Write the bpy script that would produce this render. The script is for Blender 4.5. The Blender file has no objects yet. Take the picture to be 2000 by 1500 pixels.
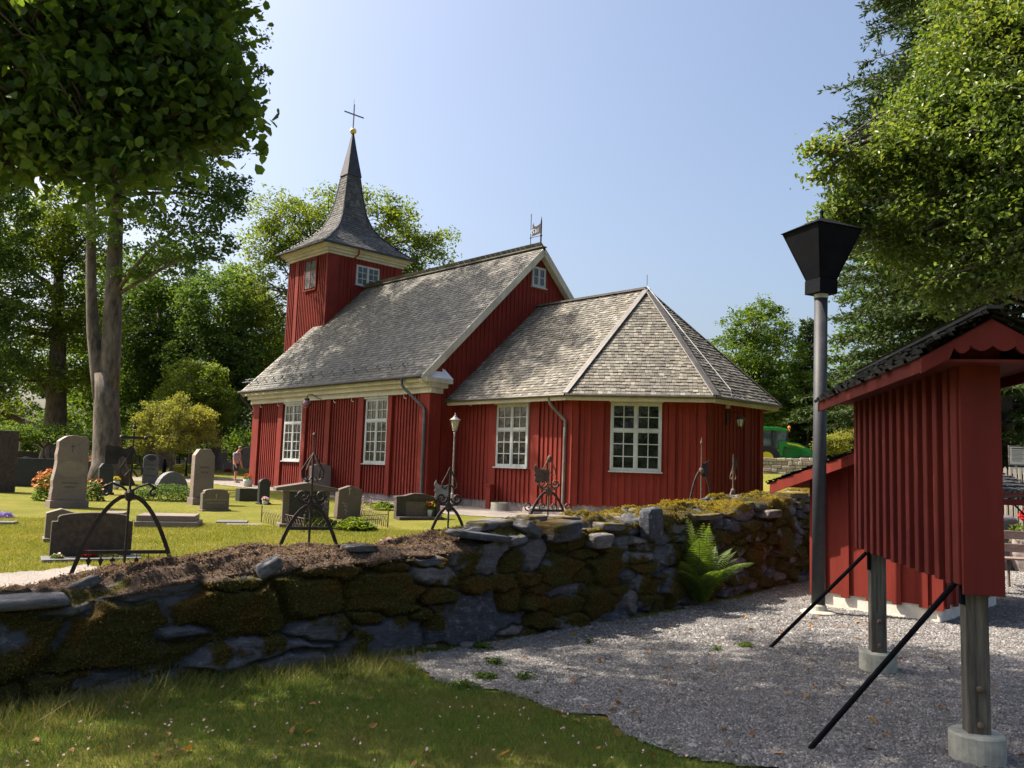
import bpy, bmesh, math, random
import numpy as np
from mathutils import Vector, Matrix
random.seed(7); rng = np.random.default_rng(7)
sc = bpy.context.scene; COL = sc.collection
# ---------------- camera ----------------
EYE = 1.6; FPX = 1647.94; PITCH = 0.0989; ROLL = 0.0327
cp, sp_ = math.cos(PITCH), math.sin(PITCH); cr, sr = math.cos(ROLL), math.sin(ROLL)
fw = Vector((0, cp, sp_)); r0 = Vector((1, 0, 0)); u0 = Vector((0, -sp_, cp))
rt = r0*cr + u0*sr; up = u0*cr - r0*sr
cam = bpy.data.objects.new("Camera", bpy.data.cameras.new("Camera")); COL.objects.link(cam)
cam.data.lens = FPX/2000*36; cam.data.sensor_width = 36; cam.data.clip_start = 0.05; cam.data.clip_end = 2000
cam.matrix_world = Matrix(((rt.x, up.x, -fw.x, 0), (rt.y, up.y, -fw.y, 0), (rt.z, up.z, -fw.z, EYE), (0, 0, 0, 1)))
sc.camera = cam
# ---------------- light ----------------
SUN_AZ, SUN_EL = math.radians(167.5), math.radians(51)   # az: angle in the xy plane from +x
sdir = Vector((math.cos(SUN_AZ)*math.cos(SUN_EL), math.sin(SUN_AZ)*math.cos(SUN_EL), math.sin(SUN_EL)))
w = bpy.data.worlds.new("World"); sc.world = w; w.use_nodes = True
nt = w.node_tree; bg = nt.nodes['Background']; sky = nt.nodes.new('ShaderNodeTexSky'); sky.sky_type = 'NISHITA'
sky.sun_disc = False; sky.sun_elevation = SUN_EL; sky.sun_rotation = math.pi/2 - SUN_AZ
sky.air_density = 1.0; sky.dust_density = 6.5; sky.ozone_density = 1.3; sky.altitude = 200
nt.links.new(sky.outputs[0], bg.inputs[0]); bg.inputs[1].default_value = 0.115
sl = bpy.data.lights.new("Sun", 'SUN'); sun = bpy.data.objects.new("Sun", sl); COL.objects.link(sun)
sl.energy = 5.0; sl.angle = math.radians(0.53); sl.color = (1, .9, .76)
sun.rotation_euler = sdir.to_track_quat('Z', 'Y').to_euler(); sun.location = (-20, 0, 40)
sc.view_settings.view_transform = 'Standard'; sc.view_settings.look = 'None'; sc.view_settings.exposure = 1.12; sc.view_settings.gamma = 1
# ---------------- geometry helpers ----------------
def ray(px, py):
    x = px-1000; y = 750-py; X = x*cr - y*sr; Y = x*sr + y*cr
    d = Vector((X, 0, 0)) + u0*Y + fw*FPX
    return d/d.y
def R(px, py, d):
    v = ray(px, py)*d; return Vector((v.x, v.y, v.z+EYE))
def sst(t):
    t = np.clip(t, 0, 1); return t*t*(3-2*t)
GY = [-40, 12, 28, 36, 42, 60, 90, 400]; GZ = [0, 0, .32, .48, .5, .95, 1.5, 2.5]
def gz(x, y):
    x = np.asarray(x, float); y = np.asarray(y, float)
    return np.interp(y, GY, GZ) + sst((x-6)/6)*sst((y-26)/14)*1.15 + sst((-x-12)/10)*sst((y-30)/12)*.1
def G(px, py):
    v = ray(px, py); lo = 1.0; prev = EYE
    for d in np.arange(2, 130, .05):
        z = v.z*d + EYE
        if z <= float(gz(v.x*d, d)): return Vector((v.x*d, d, float(gz(v.x*d, d))))
    return R(px, py, 60)
def at(px, d, dz=0):
    v = ray(px, 900); return Vector((v.x*d, d, float(gz(v.x*d, d))+dz))
def PXM(d): return FPX/d
def tag(o, label=None, cat=None, group=None, kind=None):
    if label: o['label'] = label
    if cat: o['category'] = cat
    if group: o['group'] = group
    if kind: o['kind'] = kind
    return o
def thing(name, label, cat, loc, group=None):
    o = bpy.data.objects.new(name, None); COL.objects.link(o); o.location = loc; o.empty_display_size = .2
    return tag(o, label, cat, group)
def wloc(o):
    v = Vector((0, 0, 0))
    while o is not None: v += Vector(o.location); o = o.parent
    return v
class MB:
    def __init__(s): s.v = []; s.f = []
    def add(s, vs, fs):
        n = len(s.v); s.v += [tuple(p) for p in vs]; s.f += [tuple(i+n for i in f) for f in fs]
    def quad(s, a, b, c, d): s.add([a, b, c, d], [(0, 1, 2, 3)])
    def poly(s, ps): s.add(ps, [tuple(range(len(ps)))])
    def box(s, c, X, Y, Z):  # centre and three half-extent vectors
        c, X, Y, Z = map(Vector, (c, X, Y, Z))
        P = [c+X*i+Y*j+Z*k for k in (-1, 1) for j in (-1, 1) for i in (-1, 1)]
        s.add(P, [(0, 2, 3, 1), (4, 5, 7, 6), (0, 1, 5, 4), (2, 6, 7, 3), (0, 4, 6, 2), (1, 3, 7, 5)])
    def abox(s, x0, x1, y0, y1, z0, z1):
        s.box(((x0+x1)/2, (y0+y1)/2, (z0+z1)/2), ((x1-x0)/2, 0, 0), (0, (y1-y0)/2, 0), (0, 0, (z1-z0)/2))
    def bar(s, a, b, w, h, upv=(0, 0, 1)):
        a, b = Vector(a), Vector(b); d = b-a; L = d.length; d.normalize(); u = Vector(upv)
        x = d.cross(u)
        if x.length < 1e-4: x = d.cross(Vector((1, 0, 0)))
        x.normalize(); y = x.cross(d)
        s.box((a+b)/2, d*(L/2), x*(w/2), y*(h/2))
    def prism(s, pts, ext):  # planar polygon extruded by vector ext
        n = len(pts); pts = [Vector(p) for p in pts]; ext = Vector(ext)
        s.add(pts+[p+ext for p in pts], [tuple(range(n))[::-1], tuple(range(n, 2*n))]+[(i, (i+1) % n, (i+1) % n+n, i+n) for i in range(n)])
    def tube(s, pts, rad, n=8, caps=True):
        pts = [Vector(p) for p in pts]
        if not isinstance(rad, (list, tuple)): rad = [rad]*len(pts)
        rings = []; pu = None
        for i, p in enumerate(pts):
            d = (pts[min(i+1, len(pts)-1)]-pts[max(i-1, 0)])
            if d.length < 1e-9: d = Vector((0, 0, 1))
            d.normalize()
            if pu is None: pu = Vector((1, 0, 0)) if abs(d.x) < .8 else Vector((0, 1, 0))
            x = (pu - d*pu.dot(d)).normalized(); y = d.cross(x); pu = x
            rings.append([p+(x*math.cos(2*math.pi*k/n)+y*math.sin(2*math.pi*k/n))*rad[i] for k in range(n)])
        vs = [q for r in rings for q in r]; fs = []
        for i in range(len(pts)-1):
            for k in range(n):
                k2 = (k+1) % n; fs.append((i*n+k, i*n+k2, (i+1)*n+k2, (i+1)*n+k))
        if caps: fs += [tuple(range(n))[::-1], tuple(range((len(pts)-1)*n, len(pts)*n))]
        s.add(vs, fs)
    def lathe(s, c, prof, n=12):  # prof = [(r,z)]
        c = Vector(c); s.tube([c+Vector((0, 0, z)) for r, z in prof], 1, n, False)
        base = len(s.v)-n*len(prof)
        for i, (r, z) in enumerate(prof):
            for k in range(n):
                s.v[base+i*n+k] = (c.x+r*math.cos(2*math.pi*k/n), c.y+r*math.sin(2*math.pi*k/n), c.z+z)
        s.f += [tuple(base+k for k in range(n))[::-1], tuple(base+(len(prof)-1)*n+k for k in range(n))]
    def ball(s, c, r, n=10, m=7, sq=(1, 1, 1), jit=0):
        c = Vector(c); vs = []; fs = []
        for i in range(m+1):
            t = math.pi*i/m
            for k in range(n):
                a = 2*math.pi*k/n; j = 1+random.uniform(-jit, jit)
                vs.append(c+Vector((math.sin(t)*math.cos(a)*sq[0], math.sin(t)*math.sin(a)*sq[1], math.cos(t)*sq[2]))*r*j)
        for i in range(m):
            for k in range(n):
                k2 = (k+1) % n; fs.append((i*n+k, (i+1)*n+k, (i+1)*n+k2, i*n+k2))
        s.add(vs, fs)
    def build(s, name, m, parent=None, smooth=False, bev=0, loc=None):
        me = bpy.data.meshes.new(name); off = Vector((0, 0, 0))
        if parent is not None: off = wloc(parent)
        elif loc is not None: off = Vector(loc)
        V = np.array(s.v, float)-np.array(off)
        me.from_pydata(V.tolist(), [], s.f); me.materials.append(m); me.update()
        bm = bmesh.new(); bm.from_mesh(me); bmesh.ops.recalc_face_normals(bm, faces=bm.faces); bm.to_mesh(me); bm.free()
        o = bpy.data.objects.new(name, me); COL.objects.link(o)
        if parent is not None: o.parent = parent
        elif loc is not None: o.location = loc
        if smooth:
            for p in me.polygons: p.use_smooth = True
        if bev:
            b = o.modifiers.new("b", 'BEVEL'); b.width = bev; b.segments = 2; b.limit_method = 'ANGLE'
        return o
def npmesh(name, V, F, m, parent=None, smooth=False, loc=None, attrs=None):
    off = np.array(wloc(parent)) if parent is not None else (np.array(loc) if loc is not None else np.zeros(3))
    V = np.asarray(V, float)-off; F = np.asarray(F, np.int32); k = F.shape[1]
    me = bpy.data.meshes.new(name); me.vertices.add(len(V)); me.vertices.foreach_set('co', V.astype(np.float32).ravel())
    me.loops.add(F.size); me.loops.foreach_set('vertex_index', F.ravel())
    me.polygons.add(len(F)); me.polygons.foreach_set('loop_start', np.arange(len(F), dtype=np.int32)*k)
    me.polygons.foreach_set('use_smooth', np.full(len(F), smooth))
    me.update(calc_edges=True)
    if attrs:
        for n_, a in attrs.items():
            at_ = me.attributes.new(n_, 'FLOAT', 'POINT'); at_.data.foreach_set('value', np.asarray(a, np.float32))
    me.materials.append(m); o = bpy.data.objects.new(name, me); COL.objects.link(o)
    if parent is not None: o.parent = parent
    elif loc is not None: o.location = loc
    return o
# ---------------- materials ----------------
def ramp_in(nt_, fac, stops):
    r = nt_.nodes.new('ShaderNodeValToRGB'); e = r.color_ramp.elements
    while len(e) < len(stops): e.new(.5)
    for i, (p, c) in enumerate(stops): e[i].position = p; e[i].color = (*c, 1) if len(c) == 3 else c
    nt_.links.new(fac, r.inputs[0]); return r.outputs[0]
def noise(nt_, scale, detail=4, rough=.6, vec=None, dist=0):
    n = nt_.nodes.new('ShaderNodeTexNoise'); n.inputs['Scale'].default_value = scale; n.inputs['Detail'].default_value = detail
    n.inputs['Roughness'].default_value = rough; n.inputs['Distortion'].default_value = dist
    if vec is not None: nt_.links.new(vec, n.inputs['Vector'])
    return n.outputs['Fac']
def coords(nt_, kind='Object', scale=(1, 1, 1)):
    t = nt_.nodes.new('ShaderNodeTexCoord'); mp = nt_.nodes.new('ShaderNodeMapping'); mp.inputs['Scale'].default_value = scale
    nt_.links.new(t.outputs[kind], mp.inputs[0]); return mp.outputs[0]
def mixc(nt_, fac, a, b, mode='MIX'):
    m = nt_.nodes.new('ShaderNodeMix'); m.data_type = 'RGBA'; m.blend_type = mode
    for s_, i in ((fac, 0), (a, 6), (b, 7)):
        if hasattr(s_, 'links') or hasattr(s_, 'is_linked'): nt_.links.new(s_, m.inputs[i])
        else: m.inputs[i].default_value = s_ if i == 0 else (*s_, 1)
    return m.outputs[2]
def bump(nt_, h, st=.5, dist=.02, nrm=None):
    b = nt_.nodes.new('ShaderNodeBump'); b.inputs['Strength'].default_value = st; b.inputs['Distance'].default_value = dist
    nt_.links.new(h, b.inputs['Height'])
    if nrm is not None: nt_.links.new(nrm, b.inputs['Normal'])
    return b.outputs[0]
def newmat(name):
    m = bpy.data.materials.new(name); m.use_nodes = True; b = m.node_tree.nodes['Principled BSDF']; return m, m.node_tree, b
def mat(name, c1, c2=None, scale=3, rough=.7, metal=0, bs=0, bscale=40, sc3=(1, 1, 1), spec=.5, stops=(.35, .65), detail=5):
    m, n, b = newmat(name); b.inputs['Roughness'].default_value = rough; b.inputs['Metallic'].default_value = metal
    b.inputs['Specular IOR Level'].default_value = spec
    v = coords(n, 'Object', sc3)
    if c2 is None: b.inputs['Base Color'].default_value = (*c1, 1)
    else:
        n.links.new(ramp_in(n, noise(n, scale, detail, .65, v), [(stops[0], c1), (stops[1], c2)]), b.inputs['Base Color'])
    if bs: n.links.new(bump(n, noise(n, bscale, 4, .7, v), bs, .01), b.inputs['Normal'])
    return m
def island(n):
    g = n.nodes.new('ShaderNodeNewGeometry'); return g.outputs['Random Per Island']
def leafmat(name, cols, trans=.45, rough=.5, tc=None, spec=.35):
    m, n, b = newmat(name); fac = island(n)
    pat = noise(n, .35, 2, .5, coords(n, 'Object'))
    add = n.nodes.new('ShaderNodeMath'); add.operation = 'MULTIPLY_ADD'; n.links.new(pat, add.inputs[0]); add.inputs[1].default_value = .9
    sub = n.nodes.new('ShaderNodeMath'); sub.operation = 'MULTIPLY_ADD'; n.links.new(fac, sub.inputs[0]); sub.inputs[1].default_value = .7; sub.inputs[2].default_value = -.3
    n.links.new(sub.outputs[0], add.inputs[2])
    k = len(cols); col = ramp_in(n, add.outputs[0], [(i/(k-1), c) for i, c in enumerate(cols)])
    n.links.new(col, b.inputs['Base Color']); b.inputs['Roughness'].default_value = rough; b.inputs['Specular IOR Level'].default_value = spec
    t = n.nodes.new('ShaderNodeBsdfTranslucent'); tcol = mixc(n, 1.0, col, tc or (1.9, 1.75, .7), 'MULTIPLY'); n.links.new(tcol, t.inputs[0])
    mx = n.nodes.new('ShaderNodeMixShader'); mx.inputs[0].default_value = trans
    n.links.new(b.outputs[0], mx.inputs[1]); n.links.new(t.outputs[0], mx.inputs[2]); n.links.new(mx.outputs[0], n.nodes['Material Output'].inputs[0])
    return m
def paint(name, c, dark=.8, streak=8):
    m, n, b = newmat(name); v = coords(n, 'Object', (1, 1, .08)); f = noise(n, streak, 5, .7, v); f2 = noise(n, 1.2, 3, .6, coords(n, 'Object'))
    c1 = mixc(n, 1.0, ramp_in(n, f, [(.3, (dark,)*3), (.7, (1.1, 1.12, 1.15))]), c, 'MULTIPLY')
    c2 = mixc(n, 1.0, ramp_in(n, f2, [(.3, (.8, .78, .78)), (.7, (1.08, 1.12, 1.15))]), c1, 'MULTIPLY')
    n.links.new(c2, b.inputs['Base Color']); b.inputs['Roughness'].default_value = .75; b.inputs['Specular IOR Level'].default_value = .25
    n.links.new(bump(n, noise(n, 30, 5, .7, v), .25, .006), b.inputs['Normal']); return m
M = {}
M['red'] = paint('red_paint', (.2, .0225, .0135), .72); M['red2'] = paint('red_paint_board', (.15, .019, .014), .8)
M['white'] = paint('white_paint', (.52, .47, .39), .9); M['frame'] = paint('frame_paint', (.44, .45, .44), .88)
M['tin'] = mat('grey_tin', (.085, .078, .072), (.14, .128, .118), 4, .5, .2); M['gutter'] = mat('gutter_black', (.018, .018, .022), (.035, .035, .04), 4, .5, .2)
M['iron'] = mat('wrought_iron', (.018, .016, .015), (.05, .035, .028), 14, .55, .4, .3, 80)
M['rustiron'] = mat('rusty_iron', (.09, .05, .035), (.16, .12, .09), 20, .8, .2, .3, 60)
M['black'] = mat('black_paint', (.003, .0035, .006), (.006, .007, .01), 6, .75, 0, .1, 60, spec=.08)
M['pole'] = mat('pole_paint', (.02, .021, .028), (.034, .036, .045), 9, .6, .1, .1, 50)
M['concrete'] = mat('concrete', (.3, .3, .25), (.46, .45, .38), 12, .9, 0, .5, 90)
M['plaster'] = mat('plinth_white', (.62, .57, .5), (.78, .73, .64), 5, .9, 0, .3, 60)
M['gold'] = mat('gilded_ball', (.75, .5, .16), (.85, .62, .25), 5, .25, 1)
M['foundation'] = mat('foundation_stone', (.17, .14, .13), (.36, .31, .29), 4, .95, 0, .8, 14)
M['wood'] = mat('weathered_wood', (.045, .04, .033), (.15, .135, .11), 6, .85, 0, .5, 30, (6, 6, .35))
M['benchwood'] = mat('bench_wood', (.2, .13, .11), (.3, .21, .18), 6, .6, 0, .2, 30, (.4, 6, 6))
M['picket'] = mat('picket_wood', (.1, .092, .082), (.22, .2, .17), 5, .85, 0, .3, 30, (5, 5, .4))
M['bark'] = mat('bark_pale', (.045, .036, .028), (.16, .13, .105), 5, .95, 0, 1.0, 16, (1, 1, .35))
M['bark2'] = mat('bark_dark', (.045, .035, .026), (.14, .11, .085), 6, .95, 0, 1.0, 14, (1, 1, .35))
def shingmat(name, cols):
    m, n, b = newmat(name); isl = island(n); col = ramp_in(n, isl, [(i/(len(cols)-1), c) for i, c in enumerate(cols)])
    f = noise(n, 1.1, 4, .7, coords(n)); c2 = mixc(n, 1.0, ramp_in(n, f, [(.3, (.72, .74, .78)), (.7, (1.15, 1.12, 1.05))]), col, 'MULTIPLY')
    f3 = noise(n, 25, 3, .7, coords(n)); c3 = mixc(n, 1.0, ramp_in(n, f3, [(.3, (.8,)*3), (.7, (1.1,)*3)]), c2, 'MULTIPLY')
    n.links.new(c3, b.inputs['Base Color']); b.inputs['Roughness'].default_value = .8; b.inputs['Specular IOR Level'].default_value = .3
    n.links.new(bump(n, noise(n, 60, 3, .7, coords(n)), .4, .006), b.inputs['Normal']); return m
M['shingle'] = shingmat('roof_shingles', [(.12, .118, .108), (.17, .166, .15), (.145, .14, .127), (.21, .203, .185), (.26, .25, .23)])
M['shingle2'] = shingmat('chancel_shingles', [(.11, .1, .086), (.17, .158, .136), (.14, .13, .11), (.21, .198, .17), (.28, .265, .23)])
M['shingdark'] = shingmat('dark_shingles', [(.03, .032, .04), (.06, .062, .07), (.045, .046, .052), (.1, .1, .1)])
M['slatebase'] = mat('roof_underlay', (.06, .058, .05), (.1, .095, .085), 3, .9)
def glassmat(name, inside, rough=.03):
    m, n, b = newmat(name); v = coords(n, 'Object'); f = noise(n, 2.2, 2, .5, v)
    n.links.new(ramp_in(n, f, [(.4, inside[0]), (.6, inside[1])]), b.inputs['Base Color']); b.inputs['Roughness'].default_value = rough
    b.inputs['Specular IOR Level'].default_value = .6; b.inputs['IOR'].default_value = 1.5
    n.links.new(bump(n, noise(n, 2.5, 2, .5, v), .25, .05), b.inputs['Normal']); return m
M['glass'] = glassmat('window_glass', ((.006, .008, .007), (.022, .024, .022)))
M['lampglass'] = mat('lamp_glass', (.3, .29, .24), (.5, .48, .4), 20, .1, 0, 0, 1, (1, 1, 1), 1)
# ---------------- ground ----------------
def groundgrid(name, xs, ys, m, dz=0, inside=None, label=None, kind='structure'):
    X, Y = np.meshgrid(xs, ys); nx = len(xs); ny = len(ys); Z = gz(X, Y)+dz
    V = np.stack([X.ravel(), Y.ravel(), Z.ravel()], 1)
    i, j = np.meshgrid(np.arange(nx-1), np.arange(ny-1)); a = (j*nx+i).ravel(); F = np.stack([a, a+1, a+nx+1, a+nx], 1)
    if inside is not None:
        c = V[F].mean(1); F = F[inside(c[:, 0], c[:, 1])]
        used, inv = np.unique(F, return_inverse=True); V = V[used]; F = inv.reshape(F.shape)
    o = npmesh(name, V, F, m, smooth=True); o['kind'] = kind
    if label: o['label'] = label
    return o
def vnoise(x, y, s, seed=0):
    x = np.asarray(x)*s; y = np.asarray(y)*s; xi = np.floor(x).astype(int); yi = np.floor(y).astype(int); fx = x-xi; fy = y-yi
    fx = fx*fx*(3-2*fx); fy = fy*fy*(3-2*fy)
    def h(a, b):
        n = (a*374761393 + b*668265263 + seed*1442695041) & 0xffffffff; n = ((n ^ (n >> 13))*1274126177) & 0xffffffff
        return ((n ^ (n >> 16)) & 0xffff)/65535.
    return (h(xi, yi)*(1-fx)+h(xi+1, yi)*fx)*(1-fy)+(h(xi, yi+1)*(1-fx)+h(xi+1, yi+1)*fx)*fy
def fbm(x, y, s, o=4, seed=0):
    t = 0; a = .5; 
    for k in range(o): t = t+a*vnoise(x, y, s*2**k, seed+k); a *= .5
    return t/(1-.5**o)
def inpoly(poly, jitter=0, js=1.5):
    P = np.array(poly, float)
    def f(x, y):
        if jitter: x = x+(fbm(x, y, js, 3, 3)-.5)*2*jitter; y = y+(fbm(x, y, js, 3, 9)-.5)*2*jitter
        c = np.zeros(np.shape(x), bool); n = len(P)
        for i in range(n):
            x1, y1 = P[i]; x2, y2 = P[(i+1) % n]
            if y1 == y2: continue
            c ^= ((y1 > y) != (y2 > y)) & (x < (x2-x1)*(y-y1)/(y2-y1)+x1)
        return c
    return f
def lawnmat():
    m, n, b = newmat('lawn_grass'); v = coords(n, 'Object')
    f = noise(n, .5, 5, .65, v); g = noise(n, 38, 4, .75, v)
    c = ramp_in(n, f, [(.3, (.115, .13, .022)), (.5, (.165, .165, .03)), (.72, (.24, .2, .055))])
    c2 = mixc(n, 1.0, ramp_in(n, g, [(.25, (.5, .55, .45)), (.75, (1.35, 1.3, 1.2))]), c, 'MULTIPLY')
    n.links.new(c2, b.inputs['Base Color']); b.inputs['Roughness'].default_value = .95; b.inputs['Specular IOR Level'].default_value = .1
    n.links.new(bump(n, noise(n, 60, 4, .8, v), .9, .03), b.inputs['Normal']); return m
def gravelmat(name, cs, sc_=55):
    m, n, b = newmat(name); v = coords(n, 'Object'); vo = n.nodes.new('ShaderNodeTexVoronoi'); vo.inputs['Scale'].default_value = sc_; n.links.new(v, vo.inputs['Vector'])
    s = n.nodes.new('ShaderNodeSeparateColor'); n.links.new(vo.outputs['Color'], s.inputs[0])
    c = ramp_in(n, s.outputs[0], [(i/(len(cs)-1), k) for i, k in enumerate(cs)])
    c2 = mixc(n, 1.0, ramp_in(n, noise(n, .9, 4, .6, v), [(.3, (.78, .78, .78)), (.7, (1.15, 1.12, 1.08))]), c, 'MULTIPLY')
    n.links.new(c2, b.inputs['Base Color']); b.inputs['Roughness'].default_value = .85
    inv = n.nodes.new('ShaderNodeMath'); inv.operation = 'SUBTRACT'; inv.inputs[0].default_value = 1; n.links.new(vo.outputs['Distance'], inv.inputs[1])
    n.links.new(bump(n, inv.outputs[0], .8, .02), b.inputs['Normal']); return m
M['lawn'] = lawnmat()
M['gravel'] = gravelmat('gravel_grey', [(.11, .105, .103), (.185, .175, .17), (.145, .137, .133), (.25, .237, .227)])
M['path'] = gravelmat('gravel_path', [(.17, .15, .135), (.26, .23, .21), (.21, .185, .165)], 40)
def axis(lo, hi, fine0, fine1, df, growth=1.25):
    a = list(np.arange(fine0, fine1+1e-6, df)); st = df; x = fine1
    while x < hi: st *= growth; x += st; a.append(min(x, hi))
    st = df; x = fine0; pre = []
    while x > lo: st *= growth; x -= st; pre.append(max(x, lo))
    return np.array(pre[::-1]+a)
groundgrid('ground', axis(-400, 400, -30, 30, .5), axis(-30, 600, 0, 70, .5), M['lawn'], 0, label='lawn and ground of the churchyard')
# forecourt gravel
gv = [G(770, 1292), G(860, 1330), G(960, 1352), G(1060, 1385), G(1180, 1400), G(1240, 1440), G(1330, 1475), G(1560, 1520)]
yard = [(p.x, p.y) for p in gv]+[(1.6, 2), (14, 2), (22, 8), (22, 20), (10, 18), (6.2, 14.8), (5.2, 13.8), (1.6, 9.6), (-.4, 7.6), (-1.2, 6.9)]
YARD = inpoly(yard, .14, 2.5)
groundgrid('gravel_yard', np.arange(-2, 22, .06), np.arange(2, 20, .06), M['gravel'], .012, YARD, 'grey gravel forecourt')
# churchyard paths
_u = Vector((-.68879, .72496, 0)); _w = Vector((.72496, .68879, 0)); O0 = Vector((-2.6658, 27.6747, 0))
def CH(a, b, z=0): return O0+_u*a+_w*b+Vector((0, 0, z+EYE))
def ch2(a, b): p = CH(a, b); return (p.x, p.y)
pth = [ch2(-3.5, -1.9), ch2(-1, -1.3), ch2(2, -1.2), ch2(12, -1.2), ch2(14, -1.2), (-16.5, 36.6), (-30, 35.5), (-31, 38.6), (-17, 40.3), ch2(20, .5), ch2(20, 9), ch2(12, 8), ch2(-5, 1.8), ch2(-8.5, 3.5), ch2(-9.8, 3.2), ch2(-7.5, .3)]
groundgrid('gravel_path', np.arange(-31, 8, .16), np.arange(18, 46, .16), M['path'], .012, inpoly(pth, .12, 1.2), 'pale gravel path round the church')
p2 = [(p.x, p.y) for p in (G(-250, 1120), G(0, 1121), G(80, 1117), G(170, 1104))]+[(-3.2, 9.6), (-2.4, 9.2), (-3.5, 7.5), (-8, 5.6), (-14, 5)]
groundgrid('gravel_path', np.arange(-14, -2, .08), np.arange(5, 14, .08), M['path'], .012, inpoly(p2, .1, 1.5), 'pale gravel path inside the stone wall')
# ---------------- building helpers ----------------
ZV = Vector((0, 0, 1))
def clad(mb, P0, P1, nrm, zb, zt, pitch=.17, bw=.075, bd=.035, holes=(), pil=(), pd=.12):
    """boarded wall between two plan points; zt number or function of distance s; pilasters are boxed-in posts"""
    P0 = Vector((P0.x, P0.y, 0)); P1 = Vector((P1.x, P1.y, 0)); L = (P1-P0).length; d = (P1-P0)/L; n = Vector(nrm).normalized()
    top = zt if callable(zt) else (lambda s: zt)
    N = 24 if callable(zt) else 1
    for i in range(N):
        s0, s1 = L*i/N, L*(i+1)/N
        mb.quad(P0+d*s0+ZV*zb, P0+d*s1+ZV*zb, P0+d*s1+ZV*top(s1), P0+d*s0+ZV*top(s0))
    s = pitch*.5
    while s < L:
        if not any(a-.03 < s < b+.03 for a, b in pil):
            segs = [(zb-.03, top(s)-.005)]
            for (a, b, z0, z1) in holes:
                if a-.04 < s < b+.04:
                    segs = [(q0, q1) for (l, h) in segs for (q0, q1) in ((l, min(h, z0)), (max(l, z1), h)) if q1-q0 > .05]
            for (l, h) in segs:
                j = random.uniform(-.006, .006)
                mb.box(P0+d*(s+j)+n*(bd/2)+ZV*((l+h)/2), d*(bw/2), n*(bd/2), ZV*((h-l)/2))
        s += pitch
    for a, b in pil:
        h = min(top(a), top(b))-.01; m_ = (a+b)/2
        mb.box(P0+d*m_+n*(pd/2)+ZV*((zb-.04+h)/2), d*((b-a)/2), n*(pd/2), ZV*((h-zb+.04)/2))
def window(parent, o, x, n, w, h, cols, rows, trans=None, name='window', label=None, sill=True, fm=None, fr=.06, bar=.028):
    """o = bottom-left corner on wall, x = unit vector to the right, n outward. cols: panes per sash; rows: list of row groups bottom to top"""
    fm = fm or M['frame']; mb = MB(); x = Vector(x); n = Vector(n)
    def bx(x0, x1, z0, z1, d0, d1): mb.box(o+x*((x0+x1)/2)+ZV*((z0+z1)/2)+n*((d0+d1)/2), x*((x1-x0)/2), n*((d1-d0)/2), ZV*((z1-z0)/2))
    bx(-fr, 0, -fr, h+fr, 0, .06); bx(w, w+fr, -fr, h+fr, 0, .06); bx(0, w, -fr, 0, 0, .06); bx(0, w, h, h+fr, 0, .06)
    ns = len(cols); sw = w/ns; zs = [0]
    tot = sum(rows)
    for r in rows: zs.append(zs[-1]+h*r/tot)
    for i in range(1, ns): bx(i*sw-fr*.55, i*sw+fr*.55, 0, h, 0.002, .064)
    for k in range(1, len(zs)-1): bx(0, w, zs[k]-fr*.55, zs[k]+fr*.55, .004, .068)
    for i, c in enumerate(cols):
        for k, r in enumerate(rows):
            x0, x1 = i*sw+(fr*.5 if i else 0), (i+1)*sw-(fr*.5 if i < ns-1 else 0); z0, z1 = zs[k]+(fr*.5 if k else 0), zs[k+1]-(fr*.5 if k < len(rows)-1 else 0)
            for (p0, p1) in ((x0, x0+.035), (x1-.035, x1)): bx(p0, p1, z0, z1, .012, .052)
            for (p0, p1) in ((z0, z0+.035), (z1-.035, z1)): bx(x0+.035, x1-.035, p0, p1, .012, .0515)
            for q in range(1, c): xx = x0+(x1-x0)*q/c; bx(xx-bar/2, xx+bar/2, z0+.035, z1-.035, .02, .047)
            for q in range(1, r): zz = z0+(z1-z0)*q/r; bx(x0+.035, x1-.035, zz-bar/2, zz+bar/2, .0195, .0465)
    f = mb.build(name, fm, parent)
    if label: f['label'] = label
    g = MB(); g.quad(o+n*.028, o+x*w+n*.028, o+x*w+ZV*h+n*.028, o+ZV*h+n*.028); g.build('pane', M['glass'], f)
    if sill:
        s_ = MB(); s_.box(o+x*(w/2)-ZV*(fr+.02)+n*.06, x*(w/2+.1), n*.06, ZV*.018); s_.build('sill', M['frame'], f)
    return f
def shingle_rows(mb, rows, pitch, expo, thick=.022):
    """rows: (left point, right point, up tangent, normal)"""
    for ri, (A, B, t, n) in enumerate(rows):
        d = B-A; L = d.length
        if L < .03: continue
        d = d/L; s = -random.uniform(0, pitch)
        while s < L:
            w_ = pitch*random.uniform(.75, 1.25); a = max(s, 0); b = min(s+w_-.006, L); s += w_
            if b-a < .02: continue
            h = thick*random.uniform(.7, 1.5); e = random.uniform(-.014, .014); e2 = e+random.uniform(-.008, .008)
            p0 = A+d*a+t*e; p1 = A+d*b+t*e2; q0 = A+d*a+t*expo*1.12; q1 = A+d*b+t*expo*1.12
            mb.add([p0+n*h, p1+n*h, q1+n*.006, q0+n*.006, p0, p1], [(0, 1, 2, 3), (4, 5, 1, 0)])
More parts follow.
